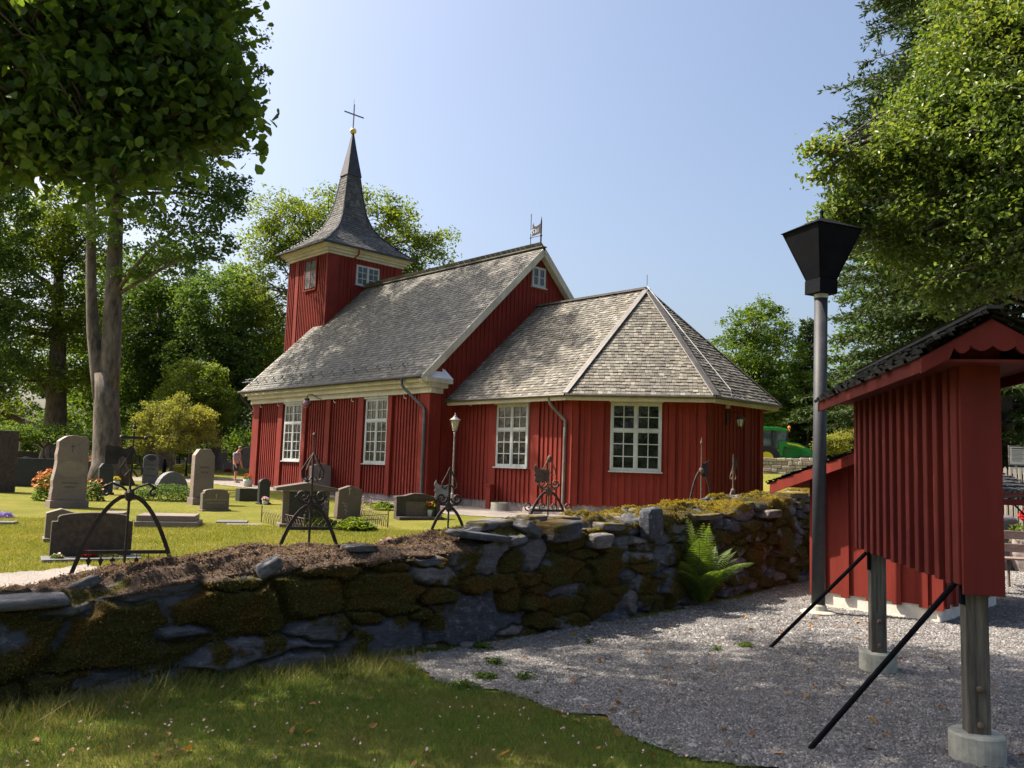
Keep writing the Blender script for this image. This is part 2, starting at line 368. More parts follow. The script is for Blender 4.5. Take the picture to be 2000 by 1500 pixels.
def roof_plane(name, parent, poly, m, pitch=.13, expo=.15, base=None, thick=.022):
    """planar convex polygon, first edge = eave (left to right seen from outside)"""
    P = [Vector(p) for p in poly]; x = (P[1]-P[0]).normalized(); n = x.cross(P[2]-P[1]).normalized()
    if n.z < 0: n = -n
    t = n.cross(x).normalized()
    if t.z < 0: t = -t
    pts = [((p-P[0]).dot(x), (p-P[0]).dot(t)) for p in P]; H = max(q[1] for q in pts); rows = []; y = 0
    while y < H:
        xs = []
        for i in range(len(pts)):
            (x0, y0), (x1, y1) = pts[i], pts[(i+1) % len(pts)]
            yy = min(max(y+.02, 0), H)
            if (y0 > yy) != (y1 > yy): xs.append(x0+(x1-x0)*(yy-y0)/(y1-y0))
        if len(xs) >= 2: rows.append((P[0]+x*min(xs)+t*y, P[0]+x*max(xs)+t*y, t, n))
        y += expo
    mb = MB(); shingle_rows(mb, rows, pitch, expo, thick)
    b = MB(); b.poly([p-n*.002 for p in P])
    bo = b.build(name, M['slatebase'], parent)
    mb.build('shingles', m, bo)
    return bo, x, t, n
def rod(mb, pts, r, n=6): mb.tube(pts, r, n)
# ---------------- church ----------------
L_, W_, ze, zr, ov, zb, s_, Lc, dd, ee, zec, zrc, oc = 12.0727, 9.7622, 2.5587, 8.2214, .5256, -1.0259, 1.1403, 5.2731, 3.0817, 2.2258, 2.1675, 5.9848, .499
church = thing('church', 'old red wooden church with grey shingled roof, west tower with curved spire and polygonal chancel', 'church', CH(5, 4.9, -1.2))
NS, NE = -_w, -_u
# walls (world z = z + EYE)
E_ = EYE
mb = MB()
win_n = [(2.33, 3.59), (8.16, 9.44)]
clad(mb, CH(0, 0), CH(L_, 0), NS, zb+E_, 2.6+E_, .17, .075, .04, [(a-.12, b+.12, -.02+E_, 2.42+E_) for a, b in win_n],
     [(-.12, .42), (1.98, 2.22), (3.72, 4.05), (5.95, 6.22), (7.72, 8.02), (9.6, 9.95), (11.62, 12.19)])
sl_ = (zr-ze-.35)/(W_/2+ov)
gtop = lambda b: (ze+.2+(min(b, W_-b))*sl_ + ov*sl_ - .05) + E_
clad(mb, CH(0, 0), CH(0, W_), NE, zb+E_, gtop, .2, .06, .03, [(4.4, 5.3, 6.6+E_, 7.55+E_)], [(0.02, .38)], .1)
clad(mb, CH(L_, 0), CH(L_, W_), _u, zb+E_, gtop, .4, .06, .03)
clad(mb, CH(0, W_), CH(L_, W_), _w, zb+E_, 2.6+E_, .4, .06, .03)
mb.build('nave_wall', M['red'], church)
# foundation
mb = MB()
for (p, q_, n_) in ((CH(-.0, .06), CH(L_, .06), NS), (CH(.06, 0), CH(.06, s_+.1), NE)):
    mb.box((p+q_)/2-ZV*(EYE)+ZV*(E_+zb-.35)-n_*.1, (q_-p)/2, n_*.1, ZV*.37)
mb.build('foundation', M['foundation'], church)
CP = [(0, s_), (-Lc, s_), (-Lc-dd, s_+ee), (-Lc-dd, W_-s_-ee), (-Lc, W_-s_), (0, W_-s_)]
mb = MB(); mbf = MB()
pils = [[(1.72, 2.08), (3.74, 3.98), (4.98, 5.33)], [(0, .2), (.74, .92), (2.78, 2.96), (3.6, 3.82)], [(0, .2), (2.0, 2.2), (2.86, 3.05)], [(0, .2)], []]
hol = [[(2.0, 3.55, -.02+E_, 2.2+E_)], [(1.05, 2.65, -.05+E_, 2.2+E_)], [], [], []]
cnorm = []
for i in range(5):
    A, B = CH(*CP[i]), CH(*CP[i+1]); d = (B-A).normalized(); n_ = Vector((-d.y, d.x, 0)); cen = CH(-4, W_/2)
    if n_.dot(A-cen) < 0: n_ = -n_
    cnorm.append(n_)
    clad(mb, A, B, n_, zb+E_+(.0 if i == 0 else .03), zec-.05+E_, .19 if i == 0 else .2, .1 if i else .09, .035 if i == 0 else .022, hol[i], pils[i], .07)
    c = (A+B)/2; mbf.box(Vector((c.x, c.y, E_+zb-.33))-n_*.14, (B-A)/2+d*.02, n_*.1, ZV*.37)
mb.build('chancel_wall', M['red'], church)
mbf.build('foundation', M['foundation'], church)
# nave roof
def NR(a, t, side=1):  # t 0..1 eave to ridge
    b = -ov + t*(W_/2+ov); z = ze+.35 + t*(zr-ze-.35)
    return CH(a, b if side > 0 else W_-b, z)
RE, RW = -.25, 12.6
nr, rx, rtn, rn = roof_plane('roof', church, [NR(RW, 0), NR(RE, 0), NR(RE, 1), NR(RW, 1)], M['shingle'], .13, .15)
roof_plane('roof', church, [NR(RE, 0, -1), NR(RW, 0, -1), NR(RW, 1, -1), NR(RE, 1, -1)], M['shingle'], .3, .3)
mb = MB()   # ridge cap
mb.bar(NR(RE, 1)+ZV*.03+Vector(rn)*.0, NR(RW, 1)+ZV*.03, .26, .05)
mb.build('ridge_cap', M['tin'], church)
M['rail'] = mat('rail_grey', (.13, .14, .16), (.2, .21, .23), 5, .6)
mb = MB()   # small roof hooks
for a_, t_ in ((1.0, .1), (1.6, .18), (2.4, .3), (.6, .28), (1.2, .46), (.5, .6), (1.5, .62), (.7, .8), (2.6, .5), (.4, .9), (2.0, .76), (3.2, .95), (4.4, .97)):
    p = NR(a_, t_)+rn*.02; hm = MB(); hm.tube([p, p+rn*.1+rtn*.05, p+rn*.12-rtn*.08], .011, 4); hm.build('roof_hook', M['rail'], church)
mb = MB()
for t_ in (.05, .075):
    mb.tube([NR(RW+.2, t_)+rn*.2, NR(1.1, t_)+rn*.2], .016, 5)
a_ = 1.2
while a_ < 12.7:
    mb.bar(NR(a_, .045)+rn*.19, NR(a_, .08)+rn*.2, .02, .035); mb.bar(NR(a_, .062)+rn*.02, NR(a_, .066)+rn*.21, .02, .035); a_ += .75
mb.build('snow_rail', M['rail'], church)
# white rakes, cornice and returns
mb = MB()
for sd in (1, -1):
    for a_ in (RE+.0, L_+.42):
        p, q_ = NR(a_, -.002, sd)-ZV*.14, NR(a_, 1, sd)-ZV*.16
        mb.bar(p, q_, .05, .24, rn if sd > 0 else ZV)
        if a_ < 1:
            for off_, hh, wd in ((.115, .16, .17), (.2, .1, .04)):
                mb.bar(NR(a_+off_, .0, sd)-ZV*.22, NR(a_+off_, 1, sd)-ZV*.24, wd, hh, rn if sd > 0 else ZV)
for k, (b0, z0, z1) in enumerate(((-.17, 2.36, 2.545), (-.31, 2.545, 2.70), (-.46, 2.70, 2.845))):
    mb.box(CH((L_-.1)/2+.05, b0/2, (z0+z1)/2), _u*(L_/2+.25+k*.05), _w*(-b0/2), ZV*((z1-z0)/2))
    ln = .42+.13*k   # return on the east gable
    mb.box(CH(-.06-.045*k, (b0+ln)/2, (z0+z1)/2)+ZV*.003, _u*(.06+.045*k), _w*((ln-b0)/2+.01), ZV*((z1-z0)/2))
mb.build('cornice', M['white'], church)
mb = MB()
A0, A1 = CH(-.26, -.5, 2.86), CH(-.26, .74, 2.86); B0, B1 = CH(0, -.1, 3.24), CH(0, .5, 3.24); C0, C1 = CH(0, -.5, 2.86), CH(0, .74, 2.86)
for f in ((A0, A1, B1, B0), (A1, C1, B1), (A0, B0, C0), (A0, C0, C1, A1)): mb.poly(f)
mb.build('cornice_cap', mat('white_tin_cap', (.72, .74, .8), (.8, .82, .86), 3, .4), church)
# gutters and downpipes
def gutter(pts, r=.06):
    g = MB(); g.tube(pts, r, 8); return g
g = gutter([CH(RW+.15, -ov-.05, ze+.30), CH(RE+.02, -ov-.05, ze+.30)]); g.build('gutter', M['gutter'], church)
g = MB(); g.tube([CH(.85, -.57, 2.85), CH(.85, -.56, 2.62), CH(.78, -.5, 2.5), CH(.1, -.18, 1.86), CH(.04, -.19, 1.74), CH(.04, -.19, -1.02)], .05, 10)
for z_ in (1.2, -.1): g.tube([CH(.04, -.19, z_), CH(.04, -.19, z_+.05)], .062, 10)
g.build('downpipe', M['tin'] if False else mat('downpipe_grey', (.05, .053, .06), (.1, .105, .115), 3, .5, .2), church)
g = MB(); g.tube([CH(12.62, -.5, 2.8), CH(12.6, -.45, 2.6), CH(12.22, .15, 1.9), CH(12.22, .15, -.95)], .05, 8); g.build('downpipe', M['gutter'], church)
# nave windows
for a, b in win_n:
    wn = window(church, CH(b, 0, .05), -_u, NS, b-a, 2.18, (2, 2), (4, 2))
    hd = MB(); hd.prism([CH(b+.32, 0, 2.46)+NS*.02, CH(a-.32, 0, 2.46)+NS*.02, CH(a-.08, 0, 2.28)+NS*.02, CH(b+.08, 0, 2.28)+NS*.02], NS*.09)
    hd.box(CH((a+b)/2, 0, 2.475)+NS*.07, _u*((b-a)/2+.36), NS*.07, ZV*.018)
    hd.build('head_trim', M['frame'], wn)
# gable window
window(church, CH(0, 4.55, 6.78), _w, NE, .6, .66, (1, 1), (2,), fr=.05)
# hooks under the eaves
g = MB()
def hook(p, d):
    g = MB(); g.tube([p, p-ZV*.12, p-ZV*.17+d*.06, p-ZV*.17+d*.16], .014, 5); g.build('cable_hook', M['frame'], church)
for a_ in (11.4, 9.9, 7.6, 5.6, 4.4, 2.75, 1.2): hook(CH(a_, -.2, 2.38), -_u)
for a_ in (-.9, -2.7): hook(CH(a_, s_-.25, zec-.02), -_u)
# chancel roof
def offp(i):
    def seg(k): return Vector((CP[k+1][0]-CP[k][0], CP[k+1][1]-CP[k][1])), Vector(CP[k])
    out = []
    for k in (i-1, i):
        v, p = seg(k); nn = Vector((v.y, -v.x)).normalized()
        if nn.dot(p-Vector((-2.6, W_/2))) < 0: nn = -nn
        out.append((nn, nn.dot(p)+oc))
    (n1, c1), (n2, c2) = out; det = n1.x*n2.y-n1.y*n2.x
    return ((c1*n2.y-c2*n1.y)/det, (n1.x*c2-n2.x*c1)/det)
EP = [(0, s_-oc)]+[offp(i) for i in (1, 2, 3, 4)]+[(0, W_-s_+oc)]
HP = CH(-Lc+.2275, W_/2, zrc); R0_ = CH(0, W_/2, zrc)
EC = [CH(p[0], p[1], zec) for p in EP]
roof_plane('chancel_roof', church, [EC[0], EC[1], HP, R0_], M['shingle2'], .135, .14, thick=.026)
roof_plane('chancel_roof', church, [EC[1], EC[2], HP], M['shingle2'], .135, .14, thick=.026)
roof_plane('chancel_roof', church, [EC[2], EC[3], HP], M['shingle2'], .135, .14, thick=.026)
roof_plane('chancel_roof', church, [EC[3], EC[4], HP], M['shingle2'], .2, .2)
roof_plane('chancel_roof', church, [EC[4], EC[5], R0_, HP], M['shingle2'], .2, .2)
mb = MB()
for e in EC[1:5]:
    d = (HP-e); sd = d.cross(ZV).normalized(); upn = sd.cross(d).normalized()
    for k in (-1, 1): mb.box((e+HP)/2+upn*.045+sd*.055*k-upn*.006*1, d/2, sd*.055, (upn-sd*k*.45).normalized()*.012)
mb.bar(R0_+ZV*.04, HP+ZV*.04, .22, .05)
mb.tube([R0_+ZV*.1, HP+ZV*.1], .012, 5)
mb.build('ridge_cap', M['tin'], church)
mb = MB(); mw = MB(); mg = MB()
for i in range(5):
    A, B = EC[i], EC[i+1]; d = (B-A).normalized(); n_ = cnorm[i]
    mw.box((A+B)/2-ZV*.10-n_*.1, (B-A)/2-d*.02, n_*.06, ZV*.07)
    mw.box((A+B)/2-ZV*.055-n_*.3, (B-A)/2-d*.1, n_*.22, ZV*.012)
    mg.tube([A-ZV*.03+n_*.03, B-ZV*.03+n_*.03], .05, 8)
mw.build('fascia', M['white'], church); mg.build('gutter', mat('gutter_brown', (.06, .055, .05), (.11, .1, .09), 4, .45, .3), church)
# chancel downpipe
g = MB(); n0 = cnorm[0]
g.tube([CH(-4.75, s_-.46, 2.1), CH(-4.75, s_-.42, 1.92), CH(-4.8, s_-.36, 1.82), CH(-5.12, s_-.13, 1.42), CH(-5.12, s_-.13, 1.3), CH(-5.1, s_-.13, -1.0)], .045, 10)
g.build('downpipe', mat('downpipe_tin', (.1, .09, .085), (.2, .185, .17), 3, .5, .2), church)
# chancel windows
wn = window(church, CH(-2.12, s_, .08), -_u, cnorm[0], 1.32, 1.85, (2, 2), (3, 2))
hd = MB(); hd.prism([CH(-1.78, s_, 2.12)+cnorm[0]*.02, CH(-3.72, s_, 2.12)+cnorm[0]*.02, CH(-3.52, s_, 2.0)+cnorm[0]*.02, CH(-2.0, s_, 2.0)+cnorm[0]*.02], cnorm[0]*.075); hd.build('head_trim', M['white'], wn)
A, B = CH(*CP[1]), CH(*CP[2]); d = (B-A).normalized(); n_ = cnorm[1]
wn = window(church, A+d*1.18+ZV*.07, d, n_, 1.34, 1.85, (2, 2), (3, 2))
hd = MB(); hd.prism([A+d*.96+ZV*2.13+n_*.02, A+d*2.76+ZV*2.13+n_*.02, A+d*2.6+ZV*1.99+n_*.02, A+d*1.1+ZV*1.99+n_*.02], n_*.06); hd.build('head_trim', M['white'], wn)
# inside sill candle pair: skip; wall lantern on the east facet
A, B = CH(*CP[2]), CH(*CP[3]); d = (B-A).normalized(); n_ = cnorm[2]
q_ = A+d*1.05+ZV*1.62+n_*.03
mb = MB(); mb.box(q_+ZV*.05, d*.03, n_*.03, ZV*.22); mb.tube([q_+ZV*.2, q_+ZV*.2+n_*.45], .012, 6); mb.tube([q_-ZV*.05, q_+ZV*.2+n_*.3], .01, 6); mb.tube([q_+ZV*.2+n_*.45, q_+ZV*.08+n_*.45], .01, 6)
lc = q_+n_*.45-ZV*.1
mb.lathe(lc, [(.03, .2), (.14, .1), (.13, .08)], 6); mb.lathe(lc, [(.06, -.13), (.02, -.2)], 6)
for k in range(6):
    a = k*math.pi/3; mb.tube([lc+Vector((math.cos(a)*.12, math.sin(a)*.12, .08)), lc+Vector((math.cos(a)*.07, math.sin(a)*.07, -.13))], .008, 4)
wl = mb.build('wall_lantern', M['iron'], church); mb = MB(); mb.lathe(lc, [(.06, -.12), (.105, .08)], 6); mb.build('lamp_glass', M['lampglass'], wl)
mb = MB(); mb.box(q_+ZV*.4+n_*.04, d*.04, n_*.05, ZV*.09); mb.build('motion_sensor', M['frame'], church)
# globe lamp on the nave wall
q_ = CH(6.55, 0, 2.38)+NS*.05
mb = MB(); mb.tube([q_, q_+NS*.25+ZV*.02, q_+NS*.45+ZV*.16+_u*.1, q_+NS*.58+ZV*.14+_u*.2, q_+NS*.6+ZV*.02+_u*.22], .016, 6)
lc = q_+NS*.6+_u*.22-ZV*.2; mb.lathe(lc, [(.1, .12), (.1, .19), (.04, .22)], 12)
gl = mb.build('globe_lamp', M['iron'], church); mb = MB(); mb.ball(lc-ZV*.01, .17, 16, 12)
gm, gn, gb = newmat('globe_glass'); gb.inputs['Base Color'].default_value = (.25, .13, .17, 1); gb.inputs['Roughness'].default_value = .05; gb.inputs['Metallic'].default_value = .6
mb.build('globe', gm, gl, True)
# ---------------- tower ----------------
TA, TB, TC, TD = 11.6, 15.16, 2.81, 6.95; TZ = 9.6
mb = MB()
clad(mb, CH(TA, TC), CH(TB, TC), NS, -1.0+E_, TZ+E_, .155, .06, .04, [(.82, 1.92, 7.95+E_, 9.45+E_)], [(-.05, .1), (2.55, 2.85)], .05)
clad(mb, CH(TA, TC), CH(TA, TD), NE, 4+E_, TZ+E_, .2, .06, .03, [(1.5, 2.85, 8.25+E_, 9.4+E_)], [(0, .5), (3.7, 4.14)], .05)
clad(mb, CH(TB, TC), CH(TB, TD), _u, -1.0+E_, TZ+E_, .3); clad(mb, CH(TA, TD), CH(TB, TD), _w, -1.0+E_, TZ+E_, .3)
mb.build('tower_wall', M['red'], church)
window(church, CH(TA, 4.38, 8.38), _w, NE, 1.18, .86, (2, 2), (3,), fr=.055)
# belfry shutters
o_ = CH(13.48, TC, 8.05)
mb = MB(); x = -_u; n_ = NS; W2 = .98; H2 = 1.32
def bx2(x0, x1, z0, z1, d0, d1): mb.box(o_+x*((x0+x1)/2)+ZV*((z0+z1)/2)+n_*((d0+d1)/2), x*((x1-x0)/2), n_*((d1-d0)/2), ZV*((z1-z0)/2))
bx2(0, W2, 0, H2, .04, .055); shb = mb; mb = MB()
for side in (0, 1):
    for k in range(-4, 15):
        xa, xb = (0.03, W2/2-.02) if side == 0 else (W2-.03, W2/2+.02)
        z0 = k*.1; z1 = z0+.3
        if z1 > H2+.15 or z0 < -.35: continue
        za, zb_ = z1, z0
        pa = o_+x*xa+ZV*za+n_*.07; pb = o_+x*xb+ZV*zb_+n_*.07
        tlo = 0; thi = 1
        dz = zb_-za
        if za > H2: tlo = (H2-za)/dz
        if zb_ < .02: thi = (.02-za)/dz
        if thi-tlo > .15: mb.bar(pa+(pb-pa)*tlo, pa+(pb-pa)*thi, .05, .03, n_)
sh = shb.build('belfry_shutter', M['gutter'], church); mb.build('slat', mat('shutter_grey', (.08, .08, .085), (.13, .13, .14), 5, .8), sh)
mb = MB(); bx2(-.05, 0, -.05, H2+.05, .04, .1); bx2(W2, W2+.05, -.05, H2+.05, .04, .1); bx2(-.05, W2+.05, -.1, -.05, .04, .11); bx2(-.05, W2+.05, H2+.05, H2+.1, .04, .11); bx2(W2/2-.012, W2/2+.012, 0, H2, .05, .1)
mb.build('shutter_frame', M['red'], sh)
# tower cornice
mb = MB(); ca, cb = (TA+TB)/2, (TC+TD)/2; ha, hb = (TB-TA)/2, (TD-TC)/2
for k, (o1, z0, z1) in enumerate(((.07, TZ-.04, TZ+.08), (.16, TZ+.08, TZ+.2), (.27, TZ+.2, TZ+.3), (.38, TZ+.3, TZ+.38))):
    mb.box(CH(ca, cb, (z0+z1)/2), _u*(ha+o1), _w*(hb+o1), ZV*((z1-z0)/2))
mb.build('cornice', M['white'], church)
prof = [(1.0, 9.98), (.82, 10.3), (.655, 10.68), (.5, 11.02), (.37, 11.45), (.285, 11.95), (.235, 12.4), (.19, 13.1), (.15, 13.85), (.105, 14.75), (.06, 15.5), (.012, 16.35)]
HA, HB = 2.18, 2.55
def SP(k, z, i): sa, sb = ((-1, -1), (-1, 1), (1, 1), (1, -1))[i % 4]; return CH(ca+sa*HA*k, cb+sb*HB*k, z)
mb = MB(); mbs = MB(); mbd = MB(); hipm = MB()
for i in range(4):
    rows = []; lastl = 0; carry = 0
    for (k0, z0), (k1, z1) in zip(prof[:-1], prof[1:]):
        A0, B0, A1, B1 = SP(k0, z0, i), SP(k0, z0, i+1), SP(k1, z1, i), SP(k1, z1, i+1)
        mb.quad(A0, B0, B1, A1)
        m0, m1 = (A0+B0)/2, (A1+B1)/2; t = (m1-m0); Ls = t.length; t.normalize(); xx = (B0-A0).normalized(); n_ = xx.cross(t).normalized()
        if n_.dot(m0-CH(ca, cb, m0.z-E_)) < 0: n_ = -n_
        y = carry
        while y < Ls:
            f = y/Ls
            if z0+(z1-z0)*f < 14.3: rows.append((A0.lerp(A1, f), B0.lerp(B1, f), t, n_))
            y += .14
        carry = y-Ls
    shingle_rows(mbs, rows, .13, .14, .018)
    hipm.tube([SP(k, z, i)+ZV*.02 for k, z in prof], [.045]*8+[.04, .03, .02, .01], 6)
    hipm.bar(SP(1.01, 9.97, i), SP(1.01, 9.97, i+1), .1, .08)
top = MB()
for i in range(4):
    pr_ = [(.145, 14.1)]+prof[9:]
    for (k0, z0), (k1, z1) in zip(pr_[:-1], pr_[1:]): top.quad(SP(k0*1.12, z0, i), SP(k0*1.12, z0, i+1), SP(k1*1.12, z1, i+1), SP(k1*1.12, z1, i))
spire = mb.build('spire', M['slatebase'], church)
M['spireshingle'] = shingmat('spire_shingles', [(.05, .053, .058), (.11, .11, .112), (.075, .077, .08), (.16, .155, .15)])
mbs.build('shingles', M['spireshingle'], spire); hipm.build('hip_trim', M['gutter'], spire); top.build('metal_tip', M['gutter'], spire)
AX = CH(ca, cb, 0)
mb = MB(); mb.ball(AX+ZV*16.47, .17, 16, 12, (1, 1, .92)); mb.build('gilded_ball', M['gold'], church, True)
mb = MB(); mb.tube([AX+ZV*16.6, AX+ZV*17.86], .022, 6); mb.bar(AX+ZV*17.33-_w*.57, AX+ZV*17.33+_w*.57, .05, .05)
mb.tube([AX+_u*.1+ZV*16.62, AX+_u*.06+ZV*16.8, AX+_u*.06+ZV*18.14], .009, 5)
mb.build('cross', M['tin'], church)
g = MB(); g.tube([CH(TA-.38, 4.2, 9.9), CH(TA-.36, 4.2, 9.7), CH(TA-.1, 3.95, 9.35), CH(TA-.08, 3.95, 6.9)], .04, 8); g.build('downpipe', M['red'], church)
g = MB(); g.tube([CH(TB+.3, TC-.42, 9.9), CH(TB+.32, TC-.35, 9.7), CH(TB+.1, TC+.05, 9.0), CH(TB+.1, TC+.05, 3)], .04, 8); g.build('downpipe', M['gutter'], church)
# weather vane on the ridge
def textmesh(body, size, o, x, y, m, parent, name='lettering', ext=.004, align='LEFT', spacing=1.0):
    cu = bpy.data.curves.new('t', 'FONT'); cu.body = body; cu.size = size; cu.extrude = ext; cu.align_x = align; cu.space_character = spacing; cu.resolution_u = 2
    to = bpy.data.objects.new('t', cu); COL.objects.link(to); bpy.context.view_layer.update()
    dg = bpy.context.evaluated_depsgraph_get(); me = bpy.data.meshes.new_from_object(to.evaluated_get(dg)); bpy.data.objects.remove(to)
    me.name = name; x = Vector(x).normalized(); y = Vector(y).normalized(); z = x.cross(y); o = Vector(o)-wloc(parent)
    me.transform(Matrix(((x.x, y.x, z.x, o.x), (x.y, y.y, z.y, o.y), (x.z, y.z, z.z, o.z), (0, 0, 0, 1))))
    me.materials.clear(); me.materials.append(m)
    ob = bpy.data.objects.new(name, me); COL.objects.link(ob); ob.parent = parent; return ob
rb = W_/2
mb = MB(); mb.tube([CH(-.05, rb, 8.2), CH(-.05, rb, 9.25), CH(-.05, rb, 9.45)], [.03, .03, .004], 6); mb.tube([CH(.5, rb, 8.2), CH(.5, rb, 9.66)], .014, 5)
for z_ in (8.42, 8.72): mb.tube([CH(-.05, rb, z_), CH(.5, rb, z_)], .012, 5); mb.ball(CH(-.05, rb, z_), .05, 8, 5); mb.ball(CH(.5, rb, z_), .035, 8, 5)
vane = mb.build('weather_vane', M['iron'], church)
mb = MB(); fl = [(-.04, 8.82), (.44, 8.76), (.40, 8.88), (.44, 8.92), (.40, 8.98), (.44, 9.03), (.40, 9.1), (.42, 9.2), (.36, 9.27), (.36, 9.2), (.3, 9.13), (.2, 9.12), (.1, 9.15), (-.04, 9.22)]
mb.prism([CH(a, rb-.004, z) for a, z in fl], _w*.008); fl_ = mb.build('flag', M['iron'], vane)
lt = mat('vane_cutout', (.45, .52, .62))
textmesh('1679', .24, CH(.05, rb-.007, 8.86), _u, ZV, lt, fl_, 'year_numerals', .004)
mb = MB(); mb.tube([HP+ZV*.05, HP+ZV*.5], .01, 5); mb.build('lightning_rod', M['tin'], church)
mb = MB(); mb.tube([HP+ZV*.12, HP.lerp(EC[2], .5)+ZV*.16+_u*-.2, EC[2]+ZV*.25-_u*.0+_w*.75, EC[2]+ZV*.0+_w*.85], .012, 5); mb.build('lightning_cable', M['frame'], church)
# ---------------- vegetation ----------------
def unit(v): return v/np.maximum(np.linalg.norm(v, axis=1, keepdims=True), 1e-9)
def leaves(P, size, upbias=.6, n6=False, asp=.55, droop=0, outward=None):
    """one small folded blade per point; returns V,F"""
    N = len(P); nrm = rng.normal(size=(N, 3)); nrm[:, 2] = np.abs(nrm[:, 2])+upbias
    if outward is not None: nrm += outward*.6
    nrm = unit(nrm); d = rng.normal(size=(N, 3)); d[:, 2] -= droop; d -= nrm*(d*nrm).sum(1, keepdims=True); d = unit(d); s = np.cross(nrm, d)
    L = size*rng.uniform(.65, 1.25, (N, 1)); W = L*asp
    b = P-d*L*.5; t = P+d*L*.5-nrm*L*.12
    if not n6:
        V = np.stack([b, P+s*W*.5+nrm*L*.08, t, P-s*W*.5+nrm*L*.08], 1).reshape(-1, 3); F = np.arange(4*N).reshape(N, 4)
    else:
        r1 = b+d*L*.22+s*W*.5+nrm*L*.07; r2 = b+d*L*.62+s*W*.42+nrm*L*.05; l1 = b+d*L*.22-s*W*.5+nrm*L*.07; l2 = b+d*L*.62-s*W*.42+nrm*L*.05
        V = np.stack([b, r1, r2, t, l2, l1], 1).reshape(-1, 3); k = np.arange(N)*6
        F = np.concatenate([np.stack([k, k+1, k+2, k+3], 1), np.stack([k, k+3, k+4, k+5], 1)])
    return V, F
def blobpts(blobs, n, clus=60, csize=.45, shell=.55, flat=.6):
    """points gathered in twig-sized clusters spread through ellipsoids (cx,cy,cz,rx,ry,rz[,weight])"""
    B = np.array([b[:6] for b in blobs], float); wt = np.array([b[6] if len(b) > 6 else b[3]*b[4]+b[3]*b[5] for b in blobs]); wt = wt/wt.sum()
    nc = max(1, n//clus); idx = rng.choice(len(B), nc, p=wt); u = unit(rng.normal(size=(nc, 3)))
    r = rng.uniform(shell**3, 1.0, nc)**(1/3); r *= 1+rng.normal(0, .07, nc); C = B[idx, :3]+u*B[idx, 3:]*r[:, None]
    C[:, 2] += 0
    k = rng.integers(0, nc, n); rad = csize*rng.uniform(.6, 1.5, nc)
    off = np.clip(rng.normal(size=(n, 3)), -1.7, 1.7)*rad[k, None]*.5; off[:, 2] *= flat
    return C[k]+off, C, idx
def limb(mb, a, b, r0_, r1_, bend=.12, n=6, seg=5, sides=6):
    a = np.array(a, float); b = np.array(b, float); L = np.linalg.norm(b-a); o = rng.normal(size=3)*bend*L; pts = []
    for i in range(seg+1):
        t = i/seg; p = a+(b-a)*t+o*math.sin(math.pi*t)*(1-.3*t)+np.array([0, 0, .1*L])*math.sin(math.pi*t); pts.append(Vector(p))
    mb.tube(pts, [r0_+(r1_-r0_)*i/seg for i in range(seg+1)], sides)
    return pts
def tree(name, label, cat, base, trunk, blobs, n, size, lm, bm_, tr=.3, top_r=None, group=None, csize=.45, clus=50, n6=False, shell=.5, twigs=70, flat=.6, upbias=.6, asp=.55, droop=0, limbs=True, flare=True, lr=.55):
    """trunk: list of offsets from base; blobs: in offsets from base"""
    base = Vector(base); t = thing(name, label, cat, base, group)
    mb = MB(); T = [base+Vector(p) for p in trunk]; nT = len(T); top_r = top_r or tr*.35
    rr = [tr+(top_r-tr)*(i/(nT-1)) for i in range(nT)]
    if flare: T = [T[0]-ZV*.2, T[0]+ZV*.15, T[0]+ZV*.7]+T[1:]; rr = [tr*1.55, tr*1.25, tr*1.02]+rr[1:]
    mb.tube(T, rr, 12)
    Bl = [(b[0]+base.x, b[1]+base.y, b[2]+base.z)+tuple(b[3:]) for b in blobs]
    P, C, idx = blobpts(Bl, n, clus, csize, shell, flat)
    if limbs:
        for b in Bl:
            j = int(np.argmin([abs((q-Vector(b[:3])).length*.6+max(0, q.z-b[2]+b[5]*.3)*2) for q in T])) if lr != .06 else len(T)-2; a = T[j]
            pts = limb(mb, a, b[:3], rr[j]*lr+(.02 if lr != .06 else .008), .03 if lr != .06 else .01)
            for k in range(4): limb(mb, pts[2+k % 3], np.array(b[:3])+unit(rng.normal(size=(1, 3)))[0]*np.array(b[3:6])*.75, (.035+.15*rr[0]*.3)*min(1, lr*2), .01, seg=4, sides=5)
        sel = rng.choice(len(C), min(twigs, len(C)), replace=False) if twigs > 0 else [i for i in range(len(C)) if C[i][2]-EYE < .62*C[i][1] and C[i][0] > -.75*C[i][1]]
        for i in sel:
            b = Bl[idx[i]]; limb(mb, np.array(b[:3])+(C[i]-np.array(b[:3]))*.25, C[i], .03, .006, seg=3, sides=4)
    mb.build('trunk', bm_, t, True)
    V, F = leaves(P, size, upbias, n6, asp, droop); npmesh('crown', V, F, lm, t)
    return t
LM = {}
LM['lime'] = leafmat('lime_leaves', [(.04, .085, .022), (.07, .125, .03), (.105, .17, .034), (.19, .25, .045)], .55, .5)
LM['dark'] = leafmat('dark_leaves', [(.03, .062, .018), (.05, .096, .024), (.072, .13, .03), (.11, .175, .038)], .45, .5)
LM['mid'] = leafmat('mid_leaves', [(.03, .065, .014), (.055, .105, .018), (.09, .15, .024), (.14, .19, .032)], .5, .5)
LM['bright'] = leafmat('bright_leaves', [(.05, .09, .014), (.085, .135, .02), (.12, .17, .026), (.17, .205, .036)], .5, .5)
LM['pale'] = leafmat('pale_leaves', [(.12, .145, .03), (.18, .2, .042), (.24, .25, .06), (.3, .29, .09)], .4, .6)
LM['right'] = leafmat('glossy_leaves', [(.045, .085, .018), (.075, .125, .025), (.11, .165, .035), (.19, .22, .07)], .42, .4, spec=.5)
LM['fir'] = leafmat('fir_needles', [(.016, .032, .012), (.028, .052, .016), (.045, .078, .02), (.075, .11, .026)], .15, .7, spec=.2)
